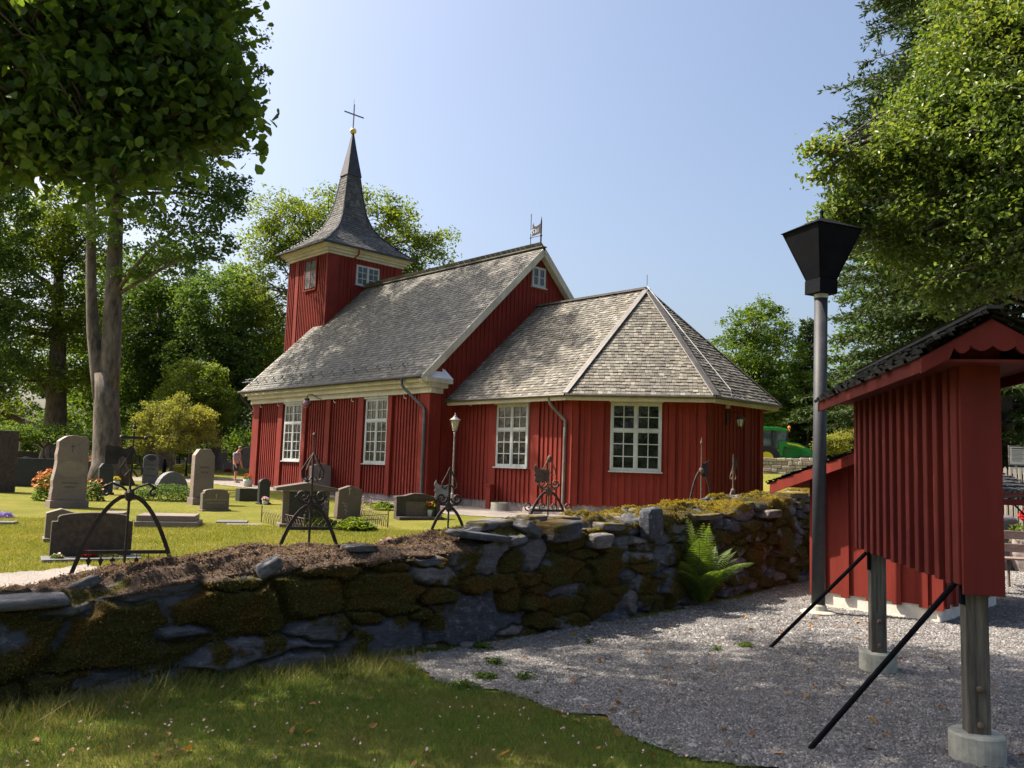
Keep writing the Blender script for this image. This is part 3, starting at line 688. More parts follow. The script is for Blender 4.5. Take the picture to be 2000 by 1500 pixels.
# near lime whose branches reach in from the upper left
nbs = Vector((-7.6, 6.4, 0)); NL = []
for (px, py, d, rx, rz, wt_) in ((60, 60, 6.4, .95, .75, 1), (230, 40, 6.6, .75, .6, 1), (340, 100, 6.6, .5, .45, .6), (390, 200, 6.6, .3, .26, .25), (300, 235, 6.5, .36, .3, .35), (180, 250, 6.3, .42, .42, .4), (60, 190, 6.2, .55, .4, .5), (215, 345, 6.2, .16, .12, .06), (410, 60, 6.9, .22, .3, .15), (90, 300, 6.2, .14, .12, .05), (140, 335, 6.2, .13, .1, .05), (262, 322, 6.4, .15, .12, .05), (335, 300, 6.5, .13, .12, .04), (432, 130, 6.7, .14, .1, .04), (440, 215, 6.7, .12, .1, .04), (232, 392, 6.2, .07, .07, .02), (300, 350, 6.4, .1, .07, .03), (20, 320, 6.2, .12, .08, .04), (-150, 150, 6.3, 1.0, 1.0, .9), (30, 270, 6.2, .2, .12, .08), (395, 270, 6.7, .2, .16, .1),
                               (200, -180, 6.7, 1.3, .8, 1.4), (380, -120, 6.9, .5, .5, .5)):
    p = R(px, py, d); NL.append((p.x-nbs.x, p.y-nbs.y, p.z, rx, rx, rz, wt_*.85))
for (x, y, z, rx, ry, rz, wt_) in ((-2.9, 7.1, 8.4, 2.9, 2.6, 1.5, 5), (-.6, 8.0, 9.9, 2.4, 2.0, 1.5, 4.5), (-1.2, 5.0, 9.0, 2.6, 2.4, 1.5, 4.5), (-5.5, 8.6, 9.9, 2.8, 2.0, 1.8, 2.6), (-3.4, 6.6, 11.4, 3.4, 3.0, 1.6, 4.5), (.7, 6.6, 10.9, 1.8, 2.2, 1.2, 2.5), (-9.4, 5.6, 8.4, 1.8, 2.0, 2.2, 1.0), (-2.2, 3.2, 8.0, 2.6, 2.0, 1.3, 4)):
    NL.append((x-nbs.x, y-nbs.y, z, rx, ry, rz, wt_))
tree('lime_tree', 'lime tree with large dark leaves hanging into the top left corner, nearest to the camera', 'tree', nbs,
     [(0, 0, 0), (.1, 0, 2), (.2, .1, 4.5), (.5, .2, 7), (1.2, .3, 10)], NL,
     92000, .092, LM['lime'], M['bark2'], .42, .12, csize=.3, clus=32, n6=True, shell=.2, twigs=-1, asp=.82, droop=.8, upbias=.25, lr=.06)
# double-stemmed lime in the churchyard
lb = at(214, 33.5); 
def off(px, py, d): p = R(px, py, d); return (p.x-lb.x, p.y-lb.y, p.z-lb.z)
t1 = thing('churchyard_lime', 'tall lime tree whose pale bumpy trunk forks into two stems, in the churchyard', 'tree', lb)
mb = MB()
T = [off(214, 960, 33.5), off(212, 905, 33.5), off(209, 870, 33.5), off(208, 790, 33.5), off(205, 730, 33.5)]
A = lambda L_: [lb+Vector(p) for p in L_]
mb.tube(A(T), [1.0, .62, .52, .47, .46], 16)
mb.tube(A([off(210, 780, 33.5), off(214, 720, 33.5), off(219, 650, 33.5), off(221, 580, 33.4), off(224, 500, 33.4), off(229, 380, 33.4), off(240, 200, 33), off(255, 20, 33), off(270, -160, 33)]), [.38, .4, .36, .33, .29, .24, .2, .15, .07], 12)
mb.tube(A([off(200, 800, 33.4), off(192, 730, 33.4), off(182, 650, 33.4), off(178, 560, 33.4), off(178, 430, 33.4), off(176, 300, 33.4), off(170, 120, 33), off(160, -60, 33)]), [.3, .29, .24, .2, .18, .16, .13, .07], 12)
LB = []
for (px, py, d, rx, rz) in ((420, 200, 33, 1.5, 1.5), (400, 330, 32, 1.9, 1.6), (360, 450, 31.5, 1.8, 1.3), (430, 400, 33, 1.1, 1.1), (440, 280, 32, .9, .9), (420, 480, 33, .9, .7), (300, 260, 33, 2.2, 2), (330, 90, 32, 2.6, 2), (250, 420, 32.5, 2.0, 1.5), (290, 520, 33, 1.3, .7),
                            (400, -60, 33, 2.2, 2.2), (250, -40, 33, 3, 2.4), (120, 60, 33, 2.8, 2.4), (60, 200, 33, 2.2, 1.8), (90, 300, 33, 1.6, .9), (200, 150, 35, 2.6, 2.4), (320, -220, 33, 3, 2.5), (150, -160, 33, 3, 2.6), (430, -150, 30.5, 1.6, 1.8), (380, 60, 30, 1.6, 1.6), (10, 20, 34, 2.5, 2.5), (340, 200, 30, 1.5, 1.5),
                            (440, 150, 34.5, 1.6, 1.5), (430, 60, 35, 2, 1.8), (400, -40, 35, 2.4, 2), (350, 60, 35, 2.2, 2.2), (280, -60, 35, 2.6, 2.4), (400, 230, 38, 1.8, 1.6), (330, 150, 38, 2.4, 2), (300, 0, 38, 2.6, 2.2), (350, 330, 38, 1.6, 1.2), (450, 390, 34, .9, .8), (455, 170, 33, .7, .9)):
    p = R(px, py, d); LB.append((p.x, p.y, p.z, rx, rx*1.15, rz))
stems = A([off(222, 580, 33.4), off(236, 380, 33.4), off(250, 200, 33), off(270, 20, 33), off(178, 430, 33.4), off(176, 300, 33.4), off(170, 120, 33)])
for b in LB:
    a = min(stems, key=lambda q: (q-Vector(b[:3])).length + max(0, q.z-b[2])*2); pts = limb(mb, a, b[:3], .09, .03, .06)
    for k in range(4): limb(mb, pts[2+k % 3], np.array(b[:3])+unit(rng.normal(size=(1, 3)))[0]*np.array(b[3:6])*.8, .03, .01, seg=4, sides=5)
mb.build('trunk', M['bark'], t1, True)
P, C, idx = blobpts(LB, 76000, 40, .42, .3, .55)
V, F = leaves(P, .17, .5, False, .7, .4); npmesh('crown', V, F, LM['dark'], t1)
# tree crowns given by picture direction and distance
def ptree(name, label, px, d, blobs, n, size, lm, bark, tr, top=.6, group=None, **k):
    b = at(px, d); bl = []
    for q in blobs:
        p = R(q[0], q[1], q[2] if len(q) > 4 else d); rx, rz = (q[3], q[4]) if len(q) > 4 else (q[2], q[3]); bl.append((p.x-b.x, p.y-b.y, p.z-b.z, rx, rx, rz))
    zt = max(q[2] for q in bl)*top; cx = np.mean([q[0] for q in bl])*.4
    return tree(name, label, 'tree' if 'shrub' not in name and 'bush' not in name else 'shrub', b, [(0, 0, 0), (cx*.2, 0, zt*.3), (cx*.5, 0, zt*.65), (cx, 0, zt)], bl, n, size, lm, bark, tr, group=group, **k)
ptree('ash_tree', 'tall light green ash with airy crown rising behind the church tower', 640, 56, [(560, 420, 2.4, 1.6), (600, 480, 2.4, 2.2), (520, 480, 1.8, 1.8), (500, 560, 2.0, 2.0), (540, 640, 2.2, 2), (520, 700, 2, 1.5), (640, 420, 2, 1.7), (700, 400, 1.8, 1.6), (760, 430, 2.4, 1.8), (800, 480, 2.6, 2.0), (850, 480, 1.4, 1.2), (790, 530, 2, 1.2), (480, 620, 1.6, 2), (620, 560, 2.4, 2), (500, 740, 1.4, 1.6)],
      27000, .26, LM['bright'], M['bark'], .42, .8, clus=50, csize=.75, shell=.3, twigs=420, asp=.5)
BG = 'trees standing in a row beyond the churchyard'
ptree('oak_tree', 'broad oak with heavy dark limbs behind the left gravestones', 105, 52, [(60, 470, 3.4, 2.6), (150, 480, 2.6, 2.2), (20, 640, 3, 1.8), (110, 600, 2.6, 1.6), (170, 640, 2.2, 1.6), (40, 720, 3, 1.2), (150, 740, 2, 1.0), (-60, 520, 3, 3), (130, 400, 2.2, 1.6), (-40, 800, 2, 1.2)],
      34000, .26, LM['bright'], M['bark2'], .75, .75, BG, clus=40, csize=.7, shell=.35, twigs=120)
ptree('broadleaf_tree', 'dense dark tree in the middle of the row, left of the light shrub', 290, 57, [(290, 620, 3, 3), (330, 540, 2.6, 2.4), (270, 720, 2.8, 2.4), (340, 700, 2.8, 2.4), (300, 800, 3, 2)], 26000, .28, LM['dark'], M['bark2'], .4, .8, BG, clus=44, csize=.7, twigs=60)
ptree('broadleaf_tree', 'dark rounded tree of the row just left of the church', 420, 54, [(420, 600, 2.6, 2.4), (450, 680, 2, 2.2), (400, 700, 2.6, 2.2), (440, 780, 2.4, 2.4), (380, 800, 2.2, 2.2), (470, 740, 1.4, 2)], 30000, .25, LM['dark'], M['bark2'], .35, .8, BG, clus=44, csize=.6, twigs=60)
ptree('broadleaf_tree', 'sunlit green tree of the row standing behind the forked trunk', 215, 62, [(230, 560, 3, 3), (200, 660, 2.8, 2.6), (250, 760, 3, 2.4), (190, 780, 2.6, 2.2), (340, 610, 2.8, 1.8)], 24000, .3, LM['mid'], M['bark2'], .35, .8, BG, clus=44, csize=.8, twigs=50)
ptree('broadleaf_tree', 'leafy tree at the far left edge of the row', -40, 47, [(-20, 420, 2.4, 3.4), (-10, 560, 2.2, 2.6), (-30, 700, 2.4, 2.4), (0, 330, 1.4, 1.2)], 20000, .24, LM['dark'], M['bark2'], .35, .8, BG, clus=44, csize=.6, twigs=50)
ptree('broadleaf_tree', 'yellow green tree of the row between the dark tree and the church', 505, 66, [(490, 640, 2.2, 3), (520, 720, 2.2, 3), (560, 700, 2.6, 3), (470, 560, 1.6, 1.8)], 18000, .3, LM['mid'], M['bark2'], .3, .8, BG, clus=44, csize=.8, twigs=50)
ptree('flowering_shrub', 'rounded yellow green shrub in front of the dark trees', 385, 50, [(385, 745, 1.9, 1.3), (360, 800, 2.0, 1.5), (410, 790, 1.7, 1.3)], 16000, .17, LM['bright'], M['bark2'], .1, .7, clus=40, csize=.4, twigs=40)
ptree('weeping_shrub', 'pale yellow weeping shrub behind the tall gravestone', 335, 43, [(330, 810, 1.5, .75), (370, 815, 1.2, .7), (300, 830, 1.0, .8), (345, 850, 1.6, .9), (395, 840, .8, .6), (280, 865, .7, .5), (284, 832, .45, .3), (405, 812, .5, .35), (352, 782, .5, .3), (318, 792, .4, .25), (415, 862, .45, .3)], 20000, .11, LM['pale'], M['bark2'], .08, .7, clus=40, csize=.3, twigs=80, droop=.8)
ptree('small_tree', 'small grey green spreading tree behind the brown gravestone at the left', 85, 44, [(60, 845, 1.5, .35), (110, 850, 1.3, .4), (20, 850, 1, .4), (150, 862, .8, .4)], 9000, .13, LM['mid'], M['bark2'], .09, .6, clus=40, csize=.35, twigs=50)
ptree('broadleaf_tree', 'horse chestnut with sunlit rounded crown behind the chancel roof', 1470, 55, [(1480, 640, 2.2, 1.5), (1440, 700, 2.2, 1.8), (1510, 700, 2.2, 1.9), (1470, 760, 2.7, 1.8), (1540, 770, 2.3, 1.8), (1490, 610, 1.1, .8), (1420, 770, 1.9, 1.6), (1480, 820, 2.0, 1.0), (1395, 740, 1.2, 1.5)], 34000, .2, LM['mid'], M['bark2'], .35, .8, clus=44, csize=.45, twigs=80)
ptree('broadleaf_tree', 'dark leafy tree behind the green tractor', 1560, 58, [(1500, 800, 2.2, 1.5), (1570, 790, 2.4, 1.8), (1620, 800, 2.4, 1.8), (1540, 840, 2.4, 1.2), (1690, 800, 2.4, 2), (1760, 800, 3, 2.4)], 22000, .26, LM['dark'], M['bark2'], .3, .8, clus=44, csize=.6, twigs=40)
ptree('hedge_bush', 'low yellow green bush behind the far stone wall', 1620, 41, [(1612, 868, .6, .4), (1645, 862, .8, .5), (1690, 862, .8, .5), (1655, 845, .4, .35)], 12000, .1, LM['pale'], M['bark2'], .05, .6, clus=30, csize=.22, twigs=30)
ptree('broadleaf_tree', 'leafy tree in deep shade behind the picket fence', 1990, 27, [(1990, 850, 2.0, 1.2), (1950, 900, 1.4, .8), (2060, 800, 2, 2), (2030, 700, 1.6, 1.6), (2000, 880, 1.4, .8)], 14000, .14, LM['dark'], M['bark2'], .2, .7, clus=40, csize=.4, twigs=40)
ptree('broadleaf_tree', 'dense dark tree filling the view behind the fir', 1800, 34, [(1720, 560, 1.8, 1.6), (1800, 480, 2.2, 2), (1900, 520, 2.2, 2), (1700, 680, 1.6, 1.6), (1790, 650, 2.2, 1.8), (1880, 680, 2.2, 1.8), (1980, 650, 2.2, 2), (1760, 780, 2.0, 1.4), (1860, 350, 2, 2), (1960, 420, 2, 2), (1960, 800, 2, 1.4)], 30000, .2, LM['dark'], M['bark2'], .35, .8, clus=44, csize=.6, twigs=40)
# forest belt far behind (reads as one mass)
fb = []
for x in np.arange(-75, 60, 3.6):
    y = 78+rng.uniform(-4, 4)+abs(x)*.02; h = (rng.uniform(8.5, 12) if x < -20 else rng.uniform(5, 7)) if x < 22 else rng.uniform(9, 12)
    z = float(gz(x, y)); fb += [(x, y, z+h*.72, 3.4, 3, h*.3), (x+1.5, y-1, z+h*.38, 3.3, 3, h*.34), (x-1, y-2, z+1.6, 3, 2.6, 1.9)]
P, C, idx = blobpts(fb, 120000, 44, .9, .4, .6); V, F = leaves(P, .42, .5); o = npmesh('distant_woodland', V, F, LM['dark']); tag(o, 'dark woodland closing the view beyond the churchyard', 'woodland', kind='stuff')
fb = []
for x in np.arange(-48, 50, 4): y = -24+rng.uniform(-4, 4)+abs(x)*.3; h = rng.uniform(8, 14); fb += [(x, y, h*.7, 3.6, 3, h*.32), (x+1.5, y, h*.35, 3.4, 3, h*.35)]
P, C, idx = blobpts(fb, 26000, 30, 1.0, .4, .6); V, F = leaves(P, .75, .5); o = npmesh('woodland_behind', V, F, LM['dark']); tag(o, 'woodland on the near side of the road, mirrored in the church windows', 'woodland', kind='stuff')
ub = [(x, 66+rng.uniform(-2, 2), float(gz(x, 67))+rng.uniform(.8, 2.2), 2.4, 1.4, rng.uniform(1.1, 2)) for x in np.arange(-46, -8, 2.2)]
P, C, idx = blobpts(ub, 36000, 44, .5, .4, .6); V, F = leaves(P, .26, .5); o = npmesh('undergrowth', V, F, LM['mid']); tag(o, 'sunlit undergrowth below the trees at the left', 'undergrowth', kind='stuff')
# fir
fbse = at(1950, 20.5); fir = thing('fir_tree', 'tall dark fir with drooping needle boughs behind the lamp post', 'tree', fbse)
mb = MB(); fp = [fbse-ZV*.2, fbse+ZV*.5, fbse+ZV*3, fbse+Vector((-.1, 0, 8)), fbse+Vector((-.3, 0, 16)), fbse+Vector((-.4, 0, 21))]; mb.tube(fp, [.62, .4, .33, .26, .1, .03], 14)
PV = []; PD = []
for i in range(560):
    z = .9+19.5*(i/560)**1.05; Lb = (4.8*(1-z/24)**.5)*rng.uniform(.72, 1.1); a = rng.uniform(0, 2*math.pi)
    if z < 3.4 and math.sin(a) < -.1 and abs(math.cos(a)) < .85 and False: continue
    if z < 3.2: Lb *= .75
    o0 = np.array([fbse.x-.4*z/21, fbse.y, fbse.z+z]); dr = np.array([math.cos(a), math.sin(a), 0]); sd = np.array([-dr[1], dr[0], 0])
    pts = [o0+dr*Lb*t+np.array([0, 0, Lb*(.08*t-.42*t*t+.2*t**3)]) for t in np.linspace(0, 1, 7)]
    mb.tube([Vector(p) for p in pts], [.035*(1-t*.85) for t in np.linspace(0, 1, 7)], 4)
    nt_ = int(Lb*13)
    for k in range(nt_):
        t = rng.uniform(.18, 1); p = pts[0]+(np.array(pts[min(6, int(t*6)+1)])-pts[0])*1.0 if False else np.array([np.interp(t, np.linspace(0, 1, 7), [q[j] for q in pts]) for j in range(3)])
        side = rng.choice([-1, 1]); tl = Lb*.22*(1.15-t)+.18
        dv = sd*side*.8+dr*.7+np.array([0, 0, rng.uniform(-.35, .1)]); dv /= np.linalg.norm(dv)
        for m in range(int(tl*26)):
            u = rng.uniform(0, 1); PV.append(p+dv*tl*u); PD.append(dv+rng.normal(size=3)*.55)
mb.build('trunk', M['bark'], fir, True)
PV = np.array(PV); PD = unit(np.array(PD)); N = len(PV); nn = unit(np.cross(PD, rng.normal(size=(N, 3)))); Ls = rng.uniform(.1, .19, (N, 1)); Wd_ = .024
V = np.stack([PV, PV+PD*Ls*.5+nn*Wd_, PV+PD*Ls, PV+PD*Ls*.5-nn*Wd_], 1).reshape(-1, 3); npmesh('crown', V, np.arange(4*N).reshape(N, 4), LM['fir'], fir)
print('fir', N)
# small fir left of the lamp post
f2 = at(1578, 56); fir2 = thing('fir_tree', 'small young fir between the chestnut and the lamp post', 'tree', f2)
mb = MB(); mb.tube([f2, f2+ZV*10.4], [.16, .02], 8); PV = []; PD = []
for i in range(190):
    z = .8+9.4*(i/190); Lb = (2.7*(1-z/11))*rng.uniform(.8, 1.1); a = rng.uniform(0, 2*math.pi); dr = np.array([math.cos(a), math.sin(a), 0]); sd = np.array([-dr[1], dr[0], 0])
    o0 = np.array([f2.x, f2.y, f2.z+z]); mb.tube([Vector(o0), Vector(o0+dr*Lb+np.array([0, 0, -.15*Lb]))], [.02, .006], 4)
    for m in range(int(Lb*110)):
        t = rng.uniform(.1, 1); dv = sd*rng.choice([-1, 1])+dr*.8; PV.append(o0+dr*Lb*t+np.array([0, 0, -.15*Lb*t])+dv*rng.uniform(0, .3)*(1.2-t)); PD.append(dv+rng.normal(size=3)*.5)
mb.build('trunk', M['bark2'], fir2); PV = np.array(PV); PD = unit(np.array(PD)); N = len(PV); nn = unit(np.cross(PD, rng.normal(size=(N, 3))))
V = np.stack([PV, PV+PD*.14+nn*.05, PV+PD*.3, PV+PD*.14-nn*.05], 1).reshape(-1, 3); npmesh('crown', V, np.arange(4*N).reshape(N, 4), LM['fir'], fir2)
# broadleaf tree on the right
rb_ = Vector((10.4, 13.2, 0)); bl = []
for (px, py, d, rx, rz) in ((1900, 60, 13, .8, .7), (1840, 190, 13, .8, .7), (1770, 300, 13, .9, .6), (1700, 330, 13.2, .55, .4), (1720, 420, 13.2, .75, .5), (1660, 400, 13.2, .4, .4), (1850, 330, 13.4, 1.1, .9), (1960, 100, 12.6, 1.1, 1.0), (1950, 280, 12.4, 1.1, 1.1), (1850, 470, 13, .9, .6), (1960, 450, 12.6, 1.1, .9), (1760, 490, 13.4, .45, .25), (1600, 340, 13, .22, .1), (1625, 290, 13, .28, .12), (1592, 290, 13, .12, .07), (1935, 560, 12.6, .5, .22), (1650, 470, 13.2, .3, .2), (1780, 230, 13, .5, .4), (1820, 560, 12.8, .5, .15),
                            (2080, 250, 12.6, 1.5, 1.6), (2060, 0, 13, 1.8, 1.4), (1960, -80, 13, 1.2, .8), (2100, 450, 13, 1.4, .8), (1860, 600, 12.6, .3, .12), (1630, 420, 13, .25, .16), (2150, -150, 13, 2, 1.6)):
    p = R(px, py, d); bl.append((p.x-rb_.x, p.y-rb_.y, p.z-rb_.z, rx, rx*1.1, rz, rx*rz+.03))
tree('whitebeam_tree', 'broadleaf tree with small glossy leaves filling the upper right corner', 'tree', rb_, [(0, 0, 0), (-.1, 0, 1.5), (-.2, 0, 3.5), (-.8, 0, 5.5), (-1.6, -.1, 8)], bl, 100000, .085, LM['right'], M['bark2'], .26, .07, csize=.26, clus=26, shell=.2, twigs=420, asp=.6, n6=True, droop=.5, upbias=.4, lr=.12)
# ---------------- dry stone wall in front ----------------
def wallmat():
    m, n, b = newmat('mossy_stone'); v = coords(n)
    def attr(nm): a = n.nodes.new('ShaderNodeAttribute'); a.attribute_name = nm; return a.outputs['Fac']
    st = ramp_in(n, attr('tone'), [(0, (.075, .08, .1)), (.35, (.13, .14, .17)), (.65, (.2, .2, .215)), (1, (.28, .25, .235))])
    lich = ramp_in(n, noise(n, 13, 8, .8, v, .15), [(.53, (0, 0, 0)), (.64, (.75, .75, .75))])
    st = mixc(n, lich, st, (.36, .37, .4)); vs = coords(n, 'Object', (1, 1, 5))
    st = mixc(n, 1.0, ramp_in(n, noise(n, 6, 6, .75, vs), [(.3, (.55, .55, .6)), (.7, (1.3, 1.28, 1.22))]), st, 'MULTIPLY')
    ms = ramp_in(n, noise(n, 45, 5, .8, v), [(.3, (.024, .021, .008)), (.5, (.075, .06, .018)), (.72, (.17, .135, .034))])
    rst = ramp_in(n, noise(n, 3, 3, .6, v), [(.45, (.9, 1.0, .8)), (.7, (1.5, .85, .5))]); ms = mixc(n, 1.0, ms, rst, 'MULTIPLY')
    c = mixc(n, attr('moss'), st, ms)
    sed = ramp_in(n, noise(n, 60, 5, .8, v), [(.3, (.05, .035, .028)), (.5, (.13, .09, .07)), (.7, (.24, .18, .135))]); c = mixc(n, attr('sed'), c, sed)
    yel = ramp_in(n, noise(n, 40, 5, .8, v), [(.3, (.06, .04, .006)), (.6, (.2, .145, .014)), (.75, (.27, .21, .028))]); c = mixc(n, attr('yel'), c, yel)  # yellow of moss lit by the sun, sunlight put into its colour
    n.links.new(c, b.inputs['Base Color']); b.inputs['Roughness'].default_value = .92; b.inputs['Specular IOR Level'].default_value = .2
    b1 = bump(n, noise(n, 55, 5, .8, v), .6, .012); n.links.new(bump(n, noise(n, 12, 7, .8, vs), 1.0, .04, b1), b.inputs['Normal']); return m
M['wallstone'] = wallmat()
fpx = [G(0, 1385), G(440, 1322), G(860, 1270), G(1060, 1240), G(1250, 1205), G(1400, 1172), G(1585, 1130)]
d0 = (fpx[1]-fpx[0]).normalized(); d1 = (fpx[-1]-fpx[-2]).normalized()
WP = [fpx[0]-d0*3.2]+fpx+[fpx[-1]+d1*2.6]
WPa = np.array([[p.x, p.y] for p in WP]); seg = np.r_[0, np.cumsum(np.linalg.norm(np.diff(WPa, axis=0), axis=1))]; WL = seg[-1]
def wpath(s):
    s = np.asarray(s, float); x = (np.interp(s-.5, seg, WPa[:, 0])+np.interp(s, seg, WPa[:, 0])+np.interp(s+.5, seg, WPa[:, 0]))/3; y = (np.interp(s-.5, seg, WPa[:, 1])+np.interp(s, seg, WPa[:, 1])+np.interp(s+.5, seg, WPa[:, 1]))/3
    return x, y
def wnorm(s):
    x0, y0 = wpath(np.asarray(s)-.15); x1, y1 = wpath(np.asarray(s)+.15); dx, dy = x1-x0, y1-y0; l = np.hypot(dx, dy); return dy/l, -dx/l  # toward the camera side
TH = 1.0
sil = [(-150, 1160), (0, 1150), (100, 1140), (170, 1128), (300, 1098), (450, 1083), (600, 1068), (760, 1056), (850, 1046), (900, 1030), (960, 1018), (1040, 1012), (1120, 1006), (1200, 1000), (1300, 985), (1360, 985), (1430, 972), (1500, 964), (1585, 955), (1700, 945)]
ss = np.linspace(0, WL, 400); cx, cy = wpath(ss); nx_, ny_ = wnorm(ss); cx = cx-nx_*.6; cy = cy-ny_*.6; hs, hz = [], []
for px, py in sil:
    v = ray(px, py); k = int(np.argmin(np.abs(cx/cy-v.x))); hs.append(ss[k]); hz.append(v.z*cy[k]+EYE)
def wtop(s): return np.interp(s, hs, hz)-.03
ns_, = (int(WL/.017),); sv = np.linspace(0, WL, ns_)
uf = np.linspace(0, 1, 78); ut = np.linspace(0, 1, 52)[1:]; ub_ = np.linspace(0, 1, 12)[1:]
S, Hh = np.meshgrid(sv, np.zeros(1)); rowsP = []; 
px0, py0 = wpath(sv); nxx, nyy = wnorm(sv); top = wtop(sv)
seeds = []; sr_ = np.random.default_rng(5)
hand = [(955, 1090, .42, .2, 1, .55), (930, 1215, .62, .3, 1, .2), (765, 1252, .48, .2, 1, .3), (500, 1280, .7, .12, .7, .5), (560, 1290, .4, .1, 1, .6), (1200, 1110, .3, .3, -1, .6), (1130, 1060, .3, .16, -1, .4), (1275, 1022, .22, .24, 1, .25), (1000, 1180, .2, .16, 0, .6), (1180, 1180, .4, .25, -1, .6), (1240, 1180, .12, .22, 1, .8), (1330, 1140, .5, .3, -1, .3), (1370, 1050, .4, .12, .2, .6), (1470, 1000, .5, .16, .5, .7), (1540, 1060, .35, .3, -1, .8),
        (300, 1160, .5, .13, .8, .5), (120, 1200, .4, .12, .7, .6), (350, 1240, .4, .12, .6, .3), (640, 1230, .3, .12, .8, .5), (420, 1110, .5, .12, .7, .4), (545, 1100, .4, .12, .8, .35), (240, 1250, .8, .4, -1, .4), (430, 1200, .7, .2, -1, .5), (760, 1160, .5, .22, -1, .5), (620, 1170, .35, .2, -1, .4), (60, 1240, .5, .4, -1, .4), (160, 1330, .5, .1, .3, .5), (700, 1090, .6, .1, -1, .4), (1100, 1120, .3, .2, -.3, .6), (1320, 1090, .3, .16, -.3, .4), (1060, 1090, .2, .2, 1, .6)]
for px, py, a, b, mo, tn in hand:
    v = ray(px, py); k = int(np.argmin(np.abs(px0/py0-v.x))); seeds.append((sv[k], v.z*py0[k]+EYE, a, b, mo, tn))
for _ in range(4000):
    s = sr_.uniform(0, WL); h = sr_.uniform(-.05, float(wtop(s))+.02); a = sr_.uniform(.16, .42); b = sr_.uniform(.05, .12)
    if all(((s-q[0])/(q[2]+a))**2*1.5+((h-q[1])/(q[3]+b))**2*1.3 > .62 for q in seeds): seeds.append((s, h, a, b, sr_.choice([-1, -.3, 0, .3, .9], p=[.25, .2, .2, .2, .15]), sr_.uniform(.05, 1)))
SE = np.array(seeds); print('wall stones', len(SE))
srnd = sr_.uniform(-1, 1, (len(SE), 4))
def cellf(s, h):
    shp = s.shape; s = s.ravel()+.05*(fbm(s.ravel(), h.ravel(), 6, 3, 1)-.5)*2; h = h.ravel()+.035*(fbm(s, h.ravel(), 7, 3, 2)-.5)*2
    f1 = np.full(s.size, 9.); f2 = np.full(s.size, 9.); id_ = np.zeros(s.size, int)
    for k, q in enumerate(SE):
        ms = np.abs(s-q[0]) < q[2]*2.5+.4
        if not ms.any(): continue
        d = (np.abs((s[ms]-q[0])/q[2])**2.6+np.abs((h[ms]-q[1])/q[3])**2.6)**(1/2.6); o1 = f1[ms]; o2 = f2[ms]; oi = id_[ms]
        c = d < o1; o2 = np.where(c, o1, np.minimum(o2, d)); o1 = np.where(c, d, o1); oi = np.where(c, k, oi); f1[ms] = o1; f2[ms] = o2; id_[ms] = oi
    return f1.reshape(shp), f2.reshape(shp), id_.reshape(shp)
def sidebumps(Sg, Hg):
    f1, f2, i_ = cellf(Sg, Hg); e = np.clip((f2-f1)/.32, 0, 1); prof_ = sst(e)**.7
    q = SE[i_]; r = srnd[i_]; small = np.minimum(q[..., 2], q[..., 3]*2)
    disp = prof_*(.085+.05*small)+r[..., 0]*.045*prof_+(Sg-q[..., 0])*r[..., 1]*.12*prof_+(Hg-q[..., 1])*(r[..., 2]*.3+.05)*prof_
    disp += (fbm(Sg, Hg*3, 5, 4, 5)-.5)*.05+(fbm(Sg, Hg, 22, 3, 6)-.5)*.018
    return disp, q[..., 4], q[..., 5], prof_
# front face
Sg, Ug = np.meshgrid(sv, uf); base_z = -.06; Hg = base_z+(top[None, :]-.07-base_z)*Ug
disp, mo, tn, pf = sidebumps(Sg, Hg); bat = .06+.12*(Hg/np.maximum(top[None, :], .3))
FX = px0[None, :]+nxx[None, :]*(disp-bat-.05); FY = py0[None, :]+nyy[None, :]*(disp-bat-.05); FZ = Hg.copy()
leftm = np.clip((WL*.62-Sg)/(WL*.35), 0, 1)
mn = fbm(Sg, Hg, 2.6, 4, 11)-.5+.22*(fbm(Sg, Hg, 14, 3, 12)-.5)
moss = sst((mn*2.3+.27+.2*leftm-np.maximum(mo, -.35)*.6-(pf < .2)*.35-np.clip((.18-Hg)/.2, 0, 1)*.6)/.16)
blg = .018*moss*(.7+.6*fbm(Sg, Hg, 30, 3, 13)); FX += nxx[None, :]*blg; FY += nyy[None, :]*blg
# top
Sg2, Ut = np.meshgrid(sv, ut); f1, f2, i2 = cellf(Sg2*1.0+.6, Ut*1.6-.3); pf2 = sst(np.clip((f2-f1)/.5, 0, 1)); q2 = SE[i2]; r2 = srnd[i2]
round_ = -.07*np.cos(np.clip(Ut/.12, 0, 1)*math.pi/2)-.10*sst((Ut-.8)/.2)
TZ_ = top[None, :]+round_*1+pf2*.035+r2[..., 0]*.03*pf2+(fbm(Sg2, Ut, 6, 4, 21)-.5)*.05+(fbm(Sg2, Ut, 1.6, 3, 22)-.5)*.08-.03
offt = -.05-bat[-1][None, :]+disp[-1][None, :]*np.clip(1-Ut/.15, 0, 1)+blg[-1][None, :]*np.clip(1-Ut/.15, 0, 1)-Ut*(TH-.25)
TX = px0[None, :]+nxx[None, :]*offt; TY = py0[None, :]+nyy[None, :]*offt
sK = lambda px: sv[int(np.argmin(np.abs((px0-nxx*.5)/(py0-nyy*.5)-ray(px, 1000).x)))]
sA, sB, sC = sK(60), sK(880), sK(1090)
sed = sst((fbm(Sg2, Ut, 3, 4, 31)-.40+.25*np.clip(1-np.abs(Sg2-(sA+sB)/2)/((sB-sA)/1.7), 0, 1))/.08)*(Sg2 < sB)
moss2 = sst((fbm(Sg2, Ut, 3.3, 4, 32)-.42)/.07); yel = sst((fbm(Sg2, Ut, 2.6, 4, 33)-.55)/.04)*sst((Sg2-sC)/.3)  # yel: sunlit yellow painted on the moss of the right wall top
